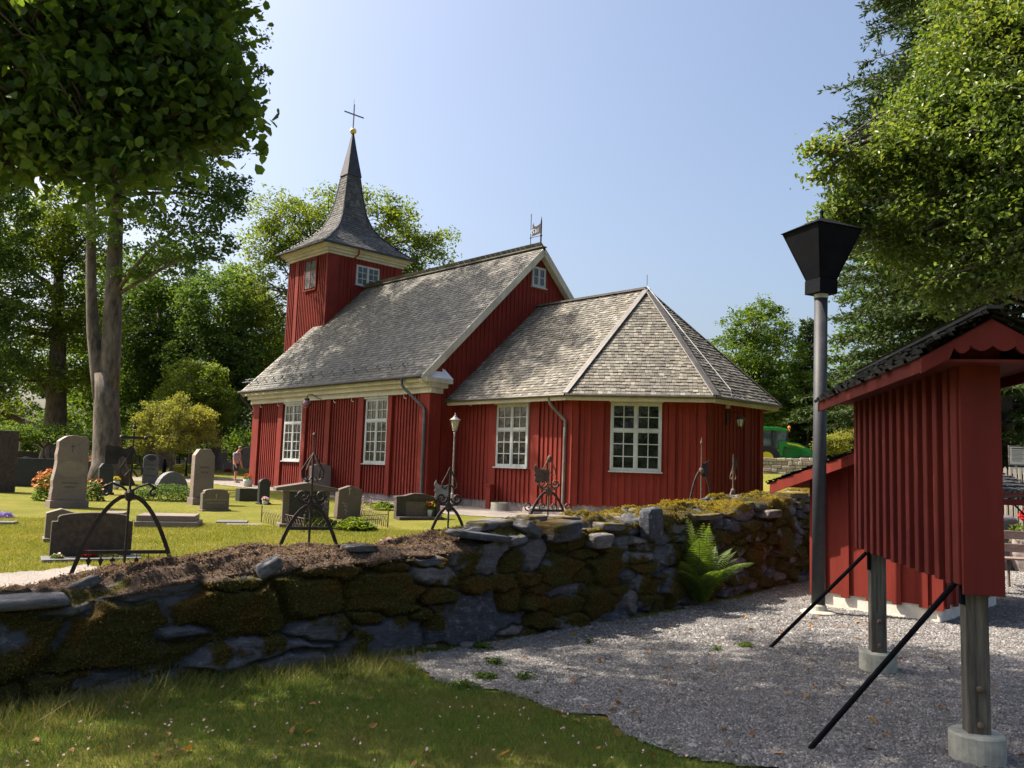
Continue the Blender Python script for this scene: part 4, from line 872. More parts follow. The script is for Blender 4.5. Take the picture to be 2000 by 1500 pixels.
TZ_ += .02*sed*fbm(Sg2, Ut, 35, 2, 3)+.03*yel*(.6+fbm(Sg2, Ut, 20, 2, 4)*.6)+.02*moss2
# back
Sg3, Ub = np.meshgrid(sv, ub_); BZ = TZ_[-1][None, :]*(1-Ub)-.1*Ub; BX = TX[-1][None, :]-nxx[None, :]*.06*Ub; BY = TY[-1][None, :]-nyy[None, :]*.06*Ub
Zr = lambda a: np.zeros_like(a)
VX = np.concatenate([FX, TX, BX]); VY = np.concatenate([FY, TY, BY]); VZ = np.concatenate([FZ, TZ_, BZ])
aM = np.concatenate([moss, moss2, Zr(BZ)+.6]); aS = np.concatenate([sst((Ug-.93)/.07)*np.clip(sed[0][None, :], 0, 1)*.8, sed, Zr(BZ)]); aY = np.concatenate([sst((Ug-.93)/.06)*sst((Sg-sC)/.3)*.8*sst((fbm(Sg, Hg, 5, 3, 9)-.45)/.1), yel, Zr(BZ)]); aT = np.concatenate([tn, q2[..., 5], Zr(BZ)+.5])
nr_, nc_ = VX.shape; V = np.stack([VX.ravel(), VY.ravel(), VZ.ravel()], 1); i, j = np.meshgrid(np.arange(nc_-1), np.arange(nr_-1)); a = (j*nc_+i).ravel(); F = np.stack([a, a+1, a+nc_+1, a+nc_], 1)
wroot = thing('dry_stone_wall', 'mossy grey dry stone wall running across the picture in front of the churchyard', 'stone wall', (float(px0[ns_//2]), float(py0[ns_//2]), 0))
npmesh('stonework', V, F, M['wallstone'], wroot, True, attrs={'moss': aM.ravel(), 'sed': aS.ravel(), 'yel': aY.ravel(), 'tone': aT.ravel()})
# tufts of moss and stonecrop
def tufts(mask, n, size, m, name, up_=.8):
    w_ = mask.ravel().copy(); w_[w_ < .4] = 0; idx = rng.choice(len(w_), n, p=w_/w_.sum()); P = V[idx]+rng.normal(0, .008, (n, 3)); VV, FF = leaves(P, size, up_, False, .6)
    o = npmesh(name, VV, FF, m, wroot); o['kind'] = 'stuff'
mossm = leafmat('moss_tufts', [(.05, .045, .013), (.1, .085, .022), (.16, .135, .035), (.23, .18, .05)], .2, .9, spec=.1)
sedm = leafmat('stonecrop_tufts', [(.09, .05, .04), (.17, .11, .085), (.26, .19, .15), (.12, .12, .05)], .2, .8, spec=.1)
yelm = leafmat('sunlit_moss_tufts', [(.12, .085, .008), (.2, .15, .014), (.27, .22, .028)], .3, .9, spec=.1)  # moss tufts coloured as the sun lights them
near_ = np.clip(9.5/np.maximum(VY, 1), 0, 1)
tufts(aM*(1-aS)*(1-aY)*near_, 90000, .017, mossm, 'moss', .1); tufts(aS, 38000, .022, sedm, 'stonecrop'); tufts(aY, 18000, .024, yelm, 'sunlit_moss')
# loose capstones
def slab(c, X, Y, Z, seed=0, rough=.06, n=26, m_=16, pw=.38):
    sr2 = np.random.default_rng(seed); th = np.linspace(0, math.pi, m_+1)[:, None]; ph = np.linspace(0, 2*math.pi, n, endpoint=False)[None, :]
    sg = lambda v_, p: np.sign(v_)*np.abs(v_)**p
    x = sg(np.sin(th), pw)*sg(np.cos(ph), pw); y = sg(np.sin(th), pw)*sg(np.sin(ph), pw); z = sg(np.cos(th), pw)*np.ones_like(ph)
    o = sr2.uniform(0, 50); f = 1+(fbm(x*1.0+o+z*.7, y+o, 1.3, 3, seed)-.5)*rough*6; zz = (fbm(x*2+o, y*2+z+o, 3, 3, seed+1)-.5)*rough*3
    P = np.stack([x*f, y*f, z+zz], -1).reshape(-1, 3); B = np.array([list(X), list(Y), list(Z)]); V_ = P@B+np.array(list(c))
    i_, j_ = np.meshgrid(np.arange(n), np.arange(m_)); a_ = (j_*n+i_).ravel(); b_ = (j_*n+(i_+1) % n).ravel(); return V_, np.stack([a_, b_, b_+n, a_+n], 1), P
def capstone(px, py, w, dpt, h, tilt=0, seed=0, mo=.3, ye=0, back=.45, yaw=0, tone=.5, name='capstone'):
    v = ray(px, py); k = int(np.argmin(np.abs((px0-nxx*back)/(py0-nyy*back)-v.x))); s = sv[k]
    n_ = Vector((nxx[k], nyy[k], 0)); t_ = Vector((-n_.y, n_.x, 0)); t_ = (t_*math.cos(yaw)+n_*math.sin(yaw)); n2 = Vector((t_.y, -t_.x, 0)); X = (t_*math.cos(tilt)+ZV*math.sin(tilt)); Z = (ZV*math.cos(tilt)-t_*math.sin(tilt))
    d = py0[k]-nyy[k]*back; c = Vector((px0[k]-nxx[k]*back, d, v.z*d+EYE)); V_, F_, P_ = slab(c, X*w/2, n2*dpt/2, Z*h/2, seed)
    mo_ = sst((fbm(P_[:, 0]+seed, P_[:, 1], 2, 3, seed)-.62+mo*.4)/.1)*np.clip(P_[:, 2]+.6, 0, 1); ye_ = ye*sst((P_[:, 2]-.1)/.4)*sst((fbm(P_[:, 0]+seed, P_[:, 1], 2.5, 3, seed+5)-.35)/.1)
    npmesh(name, V_, F_, M['wallstone'], wroot, True, attrs={'moss': mo_, 'sed': mo_*0, 'yel': ye_, 'tone': mo_*0+tone})
for a in [(935, 1047, .62, .3, .07, -.12, 1, .1, 0, .2, .1, .35), (960, 1024, .5, .34, .09, .05, 2, .3, 0, .5, 0, .8), (1030, 1032, .24, .3, .1, -.5, 3, .5, 0, .2, .2, .5), (1090, 1037, .42, .35, .2, .1, 4, .8, 0, .15, 0, .1), (1165, 1055, .34, .3, .16, 0, 5, .4, 0, .1, 0, .8), (1190, 1012, .3, .3, .1, .1, 6, .3, 1, .5, 0, .6), (1185, 1028, .4, .28, .09, -.05, 7, .3, 1, .2, 0, .6),
          (1273, 1022, .32, .16, .36, .1, 8, -.6, 0, .05, 0, .15), (1345, 992, .5, .4, .09, 0, 9, .2, 1, .5, 0, .7), (1370, 1008, .6, .35, .08, .03, 10, .1, .8, .2, 0, .5), (1450, 985, .6, .45, .12, .04, 11, .3, 1, .4, 0, .8), (1540, 968, .6, .5, .14, 0, 12, .3, 1, .4, 0, .8), (1500, 1003, .5, .3, .12, 0, 13, .2, .2, .1, 0, .9), (145, 1150, .34, .12, .08, .45, 14, .4, 0, .4, .3, .6), (30, 1172, .6, .5, .08, 0, 15, -.2, 0, .3, 0, .7),
          (700, 1070, .3, .2, .06, 0, 16, .3, 0, .35, 0, .5), (1040, 1012, .3, .25, .07, 0, 17, .4, .6, .5, 0, .7), (1250, 997, .3, .2, .06, 0, 18, .3, .8, .6, 0, .9), (525, 1108, .2, .2, .1, .5, 19, -.3, 0, .03, .2, .6), (1100, 1012, .34, .3, .05, 0, 20, .3, .3, .5, 0, .8)]:
    capstone(*a)
# ---------------- notice board ----------------
Nn = R(1880, 1000, 4.95); Nf = R(1675, 1000, 7.55); bd = Vector((Nf.x-Nn.x, Nf.y-Nn.y, 0)); BLn = bd.length; bd.normalize(); bn = Vector((-bd.y, bd.x, 0)); br = -bn
BN = Vector((Nn.x, Nn.y, 0)); BWd = .19
def BP(t, r, z): return BN+bd*t+br*r+ZV*z
nb = thing('notice_board', 'red boarded back of a roofed notice board on two posts, in the right foreground', 'notice board', BP(BLn/2, BWd/2, 0))
mb = MB(); mb.box(BP(BLn/2, BWd/2+.01, 1.72), bd*(BLn/2), br*(BWd/2-.02), ZV*.7)
t = .19
k = 0
while t < BLn-.05:
    mb.box(BP(t, -.005, 1.70+.004*(k % 3)), bd*.042, br*.024, ZV*.705); t += .205; k += 1
mb.box(BP(.05, -.008, 1.7), bd*.05, br*.02, ZV*.69); mb.box(BP(BLn-.04, -.008, 1.7), bd*.04, br*.02, ZV*.705)
mb.build('panel', M['red2'], nb, bev=.006)
mb = MB(); mb.box(BP(-.016, BWd/2+.004, 1.69), bd*.015, br*(BWd/2+.016), ZV*.73); mb.build('corner_plank', M['red2'], nb, bev=.004)
for t in (.13, BLn-.26):
    pm = MB(); pm.box(BP(t, BWd/2+.0, .62), bd*.056, br*.062, ZV*.55); po = pm.build('post', M['wood'], nb, bev=.008)
    cm = MB(); cm.lathe(BP(t, BWd/2, 0), [(.15, -.2), (.15, .155), (.14, .165)], 24); cm.build('post_footing', M['concrete'], nb)
    sm = MB(); 
    if t > 1: sm.box(BP(t-.068, BWd/2, .3), bd*.004, br*.022, ZV*.19)
    if t > 1: sm.build('bracket', M['tin'], po)
    for z_ in (.22, .42): sm = MB(); sm.ball(BP(t-.072, BWd/2, z_), .022, 8, 5); sm.build('bolt', M['rustiron'], po)
for t, px, py in ((.1, 1570, 1467), (BLn-.3, 1497, 1267)):
    g_ = G(px, py); q = BP(t, -.0, 1.03 if t < 1 else .98); bm2 = MB(); bm2.tube([g_-ZV*.03, q], .017 if t < 1 else .016, 8); bm2.box(q-ZV*.05+br*.02, bd*.02, br*.01, ZV*.09); bm2.build('brace', M['black'], nb)
t0, t1_, hsp, ez, rz = -.24, BLn+.26, .37, 2.31, 2.53
def BR(t, r, z): return BP(t, BWd/2+r, z)
for sd in (-1, 1):
    P4 = [BR(t0, sd*hsp, ez), BR(t1_, sd*hsp, ez), BR(t1_, 0, rz), BR(t0, 0, rz)]
    if sd > 0: P4 = [P4[1], P4[0], P4[3], P4[2]]
    ex = (P4[0]-P4[1]).normalized()*.03
    mb = MB(); mb.prism([p-ZV*.03 for p in P4], ZV*.028); rf = mb.build('roof', M['red2'], nb)
    for lay in range(3):
        m3 = MB(); Q = [p+ZV*(.004+.016*lay) for p in P4]; x = (Q[1]-Q[0]).normalized(); n_ = x.cross(Q[2]-Q[1]).normalized(); n_ = n_ if n_.z > 0 else -n_; tt = n_.cross(x); tt = tt if tt.z > 0 else -tt
        Hs = (Q[2]-Q[1]).length; rows = []; y = -.035+lay*.03
        while y < Hs-.02: rows.append((Q[0]+tt*y-x*(.04+rng.uniform(-.01, .01)), Q[1]+tt*y+x*.04, tt, n_)); y += .09
        shingle_rows(m3, rows, .12, .1, .02)
        m3.build('shingles', M['shingdark'], rf)
    fm_ = MB(); fm_.box(BR((t0+t1_)/2, sd*(hsp-.008), ez-.045), bd*((t1_-t0)/2), br*.012, ZV*.045); fm_.build('fascia', M['red2'], nb)
cap = MB(); cap.bar(BR(t0-.05, 0, rz+.055), BR(t1_+.05, 0, rz+.055), .09, .02); cap.build('ridge_cap', M['shingdark'], nb)
for tt_ in (t0-.012, t1_+.012):
    for sd in (-1, 1):
        up_p = [(0, rz-.012), (hsp+.01, ez-.012)]; low = [(hsp+.01, ez-.1), (hsp*.62, ez-.015)]
        for k in range(0, 9): a = math.pi*k/8; low.append((hsp*.44+math.cos(a)*hsp*.18, ez+.012-math.sin(a)*.04+.015*k/8)) if False else None
        sc1 = [(.205-.0+(-.085)*k/6, ez+.045-.0-.03*math.sin(math.pi*k/6)) for k in range(7)]; sc0 = [(.12-.12*k/6, ez+.06-.03*math.sin(math.pi*k/6)) for k in range(7)]
        poly = up_p+low+[(.215, ez+.02)]+sc1+sc0
        fm_ = MB(); fm_.prism([BR(tt_, sd*r, z) for r, z in poly], bd*(.024 if tt_ < 0 else -.024)); fm_.build('bargeboard', M['red2'], nb)
so = MB(); so.box(BR((t0+t1_)/2, 0, ez-.02), bd*((t1_-t0)/2-.03), br*(hsp-.03), ZV*.008); so.build('soffit', M['red2'], nb)
# ---------------- lamp post ----------------
lp = at(1597, 10.15); lamp = thing('lamp_post', 'tall dark lamp post with black tapered lantern head at the gravel edge', 'lamp post', lp)
def lz(py): return R(1600, py, lp.y).z
mb = MB(); mb.tube([lp+ZV*.05, lp+ZV*(lz(572))], .078, 24); mb.build('pole', M['pole'], lamp, True)
mb = MB(); mb.tube([lp+ZV*(lz(583)), lp+ZV*(lz(566))], .084, 24); mb.build('collar', M['frame'], lamp, True)
mb = MB(); mb.lathe(lp, [(.2, -.1), (.2, .03), (.17, .045), (.1, .05), (.095, .1), (.08, .12)], 20); mb.build('base', M['concrete'], lamp)
a = math.radians(21); hx = Vector((math.cos(a), math.sin(a), 0)); hy = Vector((-math.sin(a), math.cos(a), 0)); hz0, hz1, hz2, hz3 = lz(575), lz(548), lz(452), lz(424)
def sq(r, z, j): sx, sy = ((-1, -1), (1, -1), (1, 1), (-1, 1))[j % 4]; return lp+hx*(sx*r)+hy*(sy*r)+ZV*z
mb = MB(); mb.box(lp+ZV*((hz0+hz1)/2), hx*.135, hy*.135, ZV*((hz1-hz0)/2)); mb.build('head_base', M['black'], lamp, bev=.004)
mb = MB()
for j in range(4): mb.quad(sq(.12, hz1, j), sq(.12, hz1, j+1), sq(.325, hz2, j+1), sq(.325, hz2, j)); mb.bar(sq(.122, hz1, j), sq(.326, hz2, j), .012, .012)
mb.quad(*[sq(.125, hz1+.003, j) for j in range(4)]); mb.build('head_panel', M['black'], lamp)
mb = MB()
for j in range(4): mb.poly([sq(.345, hz2, j), sq(.345, hz2, j+1), lp+ZV*hz3]); 
mb.quad(*[sq(.345, hz2-.004, j) for j in range(4)])
ro = mb.build('head_roof', M['black'], lamp); mb = MB(); mb.lathe(lp+ZV*(hz3-.02), [(.03, 0), (.018, .05), (.026, .09), (.005, .13)], 10); mb.build('finial', M['black'], lamp)
lamp.rotation_euler = (0, .0125, 0)
# ---------------- shed ----------------
S0 = R(1583, 900, 10.8); S1 = R(1834, 900, 9.72); S0.z = 0; S1.z = 0; sx = (S1-S0).normalized(); SL = (S1-S0).length; sn = Vector((sx.y, -sx.x, 0)); sb_ = -sn
shed = thing('shed', 'small red gabled shed with white plinth behind the lamp post', 'shed', (S0+S1)/2+sb_*1.0)
def SHp(a, b, z): return S0+sx*a+sb_*b+ZV*z
rs = .37; rc = SL*.55; ezs = 1.51
ztop = lambda s: ezs+.06+rs*(min(s, 2*rc-s)+.38)-.1
mb = MB()
clad(mb, SHp(0, 0, 0), SHp(SL, 0, 0), sn, .19, ztop, .3, .1, .03, (), [(0, .08), (SL-.09, SL+.03)], .03)
clad(mb, SHp(SL, 0, 0), SHp(SL, 2.2, 0), sx, .19, 1.6, .3, .1, .03); clad(mb, SHp(0, 2.2, 0), SHp(0, 0, 0), -sx, .19, 1.6, .3, .1, .03); clad(mb, SHp(SL, 2.2, 0), SHp(0, 2.2, 0), -sn, .19, ztop, .3, .1, .03)
mb.build('wall', M['red'], shed)
mb = MB(); mb.box(SHp(SL/2, 1.1, .05), sx*(SL/2-.02), sb_*1.08, ZV*.16); mb.build('plinth', M['plaster'], shed, bev=.01)
for sd in (-1, 1):
    e0 = rc+sd*(rc+.38)
    P4 = [SHp(e0, -.32, ezs), SHp(e0, 2.5, ezs), SHp(rc, 2.5, ezs+rs*(rc+.38)), SHp(rc, -.32, ezs+rs*(rc+.38))]
    if sd < 0: P4 = [P4[1], P4[0], P4[3], P4[2]]
    mb = MB(); mb.prism([p-ZV*.05 for p in P4], ZV*.045); rf = mb.build('roof', M['red'], shed)
    for lay in range(2):
        m3 = MB(); Q = [p+ZV*(.004+.02*lay) for p in P4]; x = (Q[1]-Q[0]).normalized(); n_ = x.cross(Q[2]-Q[1]).normalized(); n_ = n_ if n_.z > 0 else -n_; tt = n_.cross(x); tt = tt if tt.z > 0 else -tt
        Hs = (Q[2]-Q[1]).length; rows = []; y = -.05
        while y < Hs: rows.append((Q[0]+tt*y-x*.04, Q[1]+tt*y+x*.04, tt, n_)); y += .12
        shingle_rows(m3, rows, .13, .12, .022); m3.build('shingles', M['shingdark'], rf)
    mb = MB(); mb.prism([SHp(e0, -.345, ezs+.0), SHp(rc, -.345, ezs+rs*(rc+.38)), SHp(rc, -.345, ezs+rs*(rc+.38)-.13), SHp(e0, -.345, ezs-.13)], sb_*.028); mb.build('bargeboard', M['red'], shed)
# ---------------- wrought iron grave stands ----------------
ISX = Vector((.93, .37, 0)).normalized()
def spiral(c, r, a0, turns, X, sgn=1, n=14, zs=1):
    return [c+X*(sgn*r*(1-t*.8)*math.cos(a0+turns*2*math.pi*t))+ZV*(r*(1-t*.8)*math.sin(a0+turns*2*math.pi*t)*zs) for t in [k/n for k in range(n+1)]]
def stand(px, d, ha, hw, ytop, label, mt, X=ISX, style='', bar=.34, bw=.034, dz=0, ex=.5):
    b = at(px, d, dz); t = thing('iron_grave_marker', label, 'grave marker', b, 'wrought iron grave markers behind the stone wall')
    zt = R(px, ytop, d).z-b.z; Y = Vector((-X.y, X.x, 0))
    for sgn in (-1, 1):
        mb = MB(); pts = []
        for k in range(15):
            u_ = (1-k/14)**1.6; pts.append(b+X*(sgn*hw*u_**ex)+ZV*(ha*(1-u_))-ZV*(.1 if k == 0 else 0))
        for p, q in zip(pts[:-1], pts[1:]): mb.bar(p, q+(q-p)*.06, bw, bw*.55, Y)
        mb.build('leg', M['iron'] if style != 't' else M['rustiron'], t)
    mb = MB(); mb.tube([b-ZV*.1, b+ZV*ha], bw*.36, 8); mb.tube([b+ZV*ha, b+ZV*(zt-.04)], [bw*.36, bw*.17], 8); mb.lathe(b+ZV*(ha-.05), [(.02, 0), (.04, .03), (.04, .07), (.02, .1)], 10)
    mb.build('post', M['iron'] if mt is None else mt, t)
    if bar:
        mb = MB(); xw = hw*(1-bar/ha)**ex; mb.bar(b-X*xw+ZV*bar, b+X*xw+ZV*bar, .03, .02, Y)
        if 'p' in style:
            for k in range(-3, 4):
                if k:
                    c = b+X*(xw*k*.27)+ZV*(bar-.04); mb.prism([c+X*.0, c+X*.022-ZV*.03, c-ZV*.085, c-X*.022-ZV*.03], Y*.006); mb.tube([c+ZV*.04, c], .004, 4)
        if 'c' in style:
            for sgn in (-1, 1):
                for xo, r in ((.35, .055), (1.25, .06)): mb.tube(spiral(b+X*(sgn*xw*xo)+ZV*(bar+.05), r, -math.pi/2, 1.1, X, sgn), .009, 5)
        mb.build('crossbar', M['iron'], t)
    mb = MB(); m_ = mt or M['iron']
    if 's' in style:
        for sgn in (-1, 1): mb.tube(spiral(b+X*(sgn*.085)+ZV*(ha+.1), .065, math.pi, 1.25, X, sgn), .011, 6); mb.tube([b+ZV*(ha+.02), b+X*(sgn*.1)+ZV*(ha+.03), b+X*(sgn*.15)+ZV*(ha+.09)], .011, 6)
    if 'w' in style:
        for sgn in (-1, 1): mb.tube([b+ZV*(ha+.02), b+X*(sgn*.06)+ZV*(ha+.07), b+X*(sgn*.14)+ZV*(ha+.1), b+X*(sgn*.21)+ZV*(ha+.06)]+spiral(b+X*(sgn*.19)+ZV*(ha+.02), .045, .6, .9, X, sgn)[2:], .012, 6)
    if 'h' in style:
        z0 = ha+(.16 if 'w' in style else .2)
        for sgn in (-1, 1): mb.tube([b+ZV*(z0+.24), b+X*(sgn*.04)+ZV*(z0+.15), b+X*(sgn*.085)+ZV*(z0+.07), b+X*(sgn*.085)+ZV*(z0+.02), b+X*(sgn*.05)+ZV*(z0), b+X*(sgn*.015)+ZV*(z0+.05)], .009, 6)
    if 'o' in style:
        z0 = ha+.24
        for k in range(5):
            dv = X*math.cos(k*2*math.pi/5+.2)+Y*math.sin(k*2*math.pi/5+.2); mb.tube([b+ZV*(z0+.27), b+dv*.05+ZV*(z0+.2), b+dv*.11+ZV*(z0+.1), b+dv*.105+ZV*(z0+.03), b+dv*.06+ZV*(z0), b+dv*.015+ZV*(z0+.04)], .009, 6)
        mb.lathe(b+ZV*(z0+.44), [(.015, 0), (.024, .01), (.015, .03)], 8)
    if 'x' in style:
        z = zt-.1; mb.bar(b-X*.085+ZV*z, b+X*.085+ZV*z, .022, .014, Y)
        for q in (b-X*.095+ZV*z, b+X*.095+ZV*z, b+ZV*(zt-.01)): mb.ball(q, .02, 8, 5)
        mb.lathe(b+ZV*(zt-.02), [(.02, 0), (.012, .03), (.002, .06)], 6)
    if 'e' in style: mb.lathe(b+ZV*(zt-.12), [(.008, 0), (.022, .04), (.012, .08), (.002, .13)], 6)
    if 'k' in style: mb.ball(b+ZV*(zt-.02), .028, 8, 6, (1, 1, 1.6))
    if mb.v: mb.build('scrollwork', m_, t)
    return b, t, zt, X, Y
def vane_flag(b, t, X, Y, z0, pts, m, sgn, sc_=1):
    mb = MB(); mb.prism([b+X*(sgn*p[0]*sc_)+ZV*(z0+p[1]*sc_) for p in pts], Y*.005); return mb.build('flag', m, t)
M['zinc'] = mat('grey_flag_metal', (.2, .19, .17), (.36, .34, .3), 14, .6, .4, .4, 60)
fgl = [(0, 0), (.27, -.03), (.26, .07), (.29, .1), (.26, .14), (.29, .2), (.28, .25), (.25, .29), (.235, .24), (.2, .21), (.1, .195), (0, .21)]
b, t, zt, X, Y = stand(258, 7.3, 1.26, .55, 832, 'largest iron grave marker, at the left, with cross top, banner plate and leaf pendants', None, style='whxp', bar=.78, bw=.034, ex=.5)
bz = zt-.62; bp = [(0, 0), (.03, 0), (.05, .1), (.1, .14), (.17, .06), (.17, -.02), (.3, -.02), (.33, .02), (.34, .25), (.3, .29), (.24, .27), (.2, .29), (.14, .27), (.08, .26), (.03, .3), (0, .3)]
bz = zt-.33
bp = [(0, .0), (.03, .0), (.045, .045), (.075, .07), (.105, .045), (.11, -.0), (.21, -.0), (.215, .14), (.2, .165), (.15, .15), (.12, .155), (.06, .13), (.03, .15), (0, .17)]
vane_flag(b, t, X, Y, bz, bp, M['iron'], -1, 1.0)
stand(612, 8.3, 1.17, .47, 843, 'iron grave marker with open onion cage and tall rod in front of the box tomb', None, style='so', bar=.95, bw=.034)
b, t, zt, X, Y = stand(880, 9.5, 1.14, .4, 905, 'iron grave marker with grey metal flag pointing left beside the slim lantern post', None, style='sh', bar=.88, bw=.03)
vane_flag(b, t, X, Y, zt-.37, fgl, M['zinc'], -1, .62)
b, t, zt, X, Y = stand(1073, 10.7, 1.32, .5, 893, 'iron grave marker with rusty pierced flag in front of the chancel downpipe', M['rustiron'], style='shckf', bar=1.08, bw=.028)
vane_flag(b, t, X, Y, zt-.3, fgl, M['rustiron'], -1, .72)
b, t, zt, X, Y = stand(1370, 13.5, 1.62, .38, 855, 'tall slender iron grave marker with dark flag pointing right, before the large chancel window', M['rustiron'], style='e', bar=0, bw=.03)
vane_flag(b, t, X, Y, zt-.62, [(0, 0), (.13, 0), (.14, .05), (.12, .1), (.13, .22), (.15, .27), (.11, .25), (.05, .21), (0, .21)], M['iron'], 1, 1)
b, t, zt, X, Y = stand(1432, 15.2, 1.25, .34, 882, 'rightmost iron grave marker with twisted legs and small heart pierced flag', M['rustiron'], style='ht', bar=0, bw=.036, X=Vector((.75, .66, 0)))
vane_flag(b, t, X, Y, zt-.3, [(0, 0), (.12, 0), (.13, .09), (.12, .18), (.02, .19), (0, .19)], M['iron'], 1, 1)
# ---------------- gravestones ----------------
def gran(name, c1, c2, s=60, rough=.6, bs=.3):
    m, n, b = newmat(name); v = coords(n); f = noise(n, s, 3, .7, v); g = noise(n, 1.6, 4, .65, v)
    c = mixc(n, 1.0, ramp_in(n, g, [(.3, (.75, .75, .78)), (.7, (1.2, 1.15, 1.08))]), ramp_in(n, f, [(.35, c1), (.65, c2)]), 'MULTIPLY')
    n.links.new(c, b.inputs['Base Color']); b.inputs['Roughness'].default_value = rough
    if bs: n.links.new(bump(n, noise(n, 22, 5, .75, v), bs, .02), b.inputs['Normal'])
    return m
M['gpink'] = gran('pink_granite', (0.145, 0.112, 0.099), (0.238, 0.191, 0.168)); M['gbrown'] = gran('brown_granite', (0.086, 0.066, 0.050), (0.145, 0.112, 0.086)); M['ggrey'] = gran('grey_granite', (0.086, 0.086, 0.096), (0.158, 0.158, 0.172))
M['gblack'] = gran('black_granite', (.012, .014, .016), (.04, .045, .05), 30, .35, .1); M['gdark'] = gran('dark_brown_stone', (.035, .026, .02), (.075, .055, .045), 12, .8, .5); M['glight'] = gran('light_granite', (0.224, 0.198, 0.172), (0.330, 0.297, 0.257))
M['gtan'] = gran('tan_granite', (0.112, 0.092, 0.066), (0.178, 0.145, 0.109)); M['engr'] = mat('engraved_line', (.06, .05, .045)); M['gilt'] = mat('pale_gilt_lettering', (.42, .34, .2), rough=.5); M['oval'] = gran('polished_oval', (.2, .17, .13), (.27, .23, .18), 60, .4, 0)
SX, SN = _w, -_u     # width axis and facing direction of stones set parallel to the church gable
def HSframe(x0, x1, yt, yb, X=None):
    X = X or SX; pc = (x0+x1)/2; g = G(pc, yb); v = ray(pc, yb).x; fac = (X.x-X.y*v); w = (x1-x0)*g.y/FPX/fac; h = (yb-yt)*g.y/FPX
    return g, w, h
def profile(shape, w, h):
    a = w/2
    if shape == 'flat': return [(-a, 0), (a, 0), (a, h), (-a, h)]
    if shape == 'gable': return [(-a, 0), (a, 0), (a, h-.16*w), (0, h), (-a, h-.16*w)]
    if shape == 'clip': return [(-a, 0), (a, 0), (a*.97, h-.3*w), (a*.55, h), (-a*.55, h), (-a*.97, h-.3*w)]
    if shape == 'arch': return [(-a, 0), (a, 0)]+[(a*math.cos(t), h-.35*w+.35*w*math.sin(t)) for t in [math.pi*k/10 for k in range(11)]]
    if shape == 'low': return [(-a, 0), (a, 0)]+[(a*math.cos(t), h-.1*w+.1*w*math.sin(t)) for t in [math.pi*k/10 for k in range(11)]]
    if shape == 'half': return [(-a, 0), (a, 0)]+[(a*math.cos(t), h*math.sin(t)) for t in [math.pi*k/14 for k in range(1, 14)]]
    if shape == 'shoulder': return [(-a, 0), (a, 0), (a, h*.8), (a*.86, h*.8), (a*.86, h*.9)]+[(a*.86*math.cos(t), h*.9+h*.1*math.sin(t)) for t in [math.pi*k/8 for k in range(1, 8)]]+[(-a*.86, h*.9), (-a*.86, h*.8), (-a, h*.8)]
    if shape == 'rough':
        r = np.random.default_rng(int(w*1000)); L_2 = [(-a*(1-.22*k/9)-r.uniform(-.02, .02), h*(k/10)) for k in range(9, 0, -1)]
        return [(-a, 0), (a*.98, 0), (a*.95, h*.5), (a*.92, h*.93), (a*.8, h*.985), (a*.3, h*.99), (0, h), (-a*.35, h*.985), (-a*.62, h*.94)]+L_2
def textrows(g, X, N_, th, lines, parent, m):
    for (txt, size, z, ext_) in lines: textmesh(txt, size, g+N_*(th/2+.003)+ZV*z, X, ZV, m, parent, 'inscription', .003, 'CENTER')
def gravestone(x0, x1, yt, yb, shape, m, th, label, base=.12, plinth=True, X=None, oval=None, text=(), cross=None, group=None, name='gravestone', tm=None, tilt=0, bev=.012, cat='gravestone'):
    X = X or SX; N_ = Vector((X.y, -X.x, 0)); g, w_, h = HSframe(x0, x1, yt, yb, X); t = thing(name, label, cat, g, group)
    g = g-N_*(th/2+.0); b = base if plinth else 0; mb = MB()
    pts = profile(shape, w_*(.92 if plinth else 1), h-b); P = [g+X*(x+tilt*z)+ZV*(z+b-(.1 if not plinth and z == 0 else 0))+N_*(th/2-.06*z*.4) for x, z in pts]
    mb.prism(P, -N_*th); mb.build('stone', m, t, bev=bev)
    if plinth: pb = MB(); pb.box(g+ZV*(b/2-.04), X*(w_/2), N_*(th/2+.08), ZV*(b/2+.04)); pb.build('plinth', m, t, bev=.012)
    f0 = g+N_*(th/2+.001)
    if oval:
        ow, oh, oz, om = oval; mb = MB(); mb.prism([f0+X*(ow*math.cos(a)/2)+ZV*(oz+oh/2*math.sin(a))-N_*(.024*(oz+oh/2*math.sin(a))-.0) for a in [2*math.pi*k/24 for k in range(24)]], N_*.008); mb.build('oval_panel', om, t)
    if cross:
        cz, cs = cross; mb = MB(); o = f0+N_*(-.024*cz+.004); mb.bar(o+ZV*(cz-cs), o+ZV*(cz+cs*.7), .018, .006, N_); mb.bar(o-X*cs*.4+ZV*(cz+cs*.25), o+X*cs*.4+ZV*(cz+cs*.25), .018, .0062, N_); mb.build('engraved_cross', tm or M['engr'], t)
    for (txt, size, z) in text: textmesh(txt, size, f0+N_*(-.024*z+.004)+ZV*z, X, ZV, tm or M['engr'], t, 'inscription', .003, 'CENTER')
    return t, g, w_, h
petal = {k: leafmat('petals_'+k, c, .25, .6, (1, 1, 1)) for k, c in dict(red=[(.35, .006, .008), (.55, .012, .012), (.65, .03, .03)], pink=[(.5, .06, .2), (.7, .12, .32), (.8, .3, .45)], palepink=[(.6, .35, .36), (.75, .5, .5), (.8, .62, .6)], yellow=[(.6, .4, .01), (.8, .6, .02)], purple=[(.12, .08, .3), (.25, .18, .5), (.35, .28, .6)], orange=[(.4, .12, .03), (.6, .25, .06)], mauve=[(.35, .25, .28), (.5, .4, .42)]).items()}
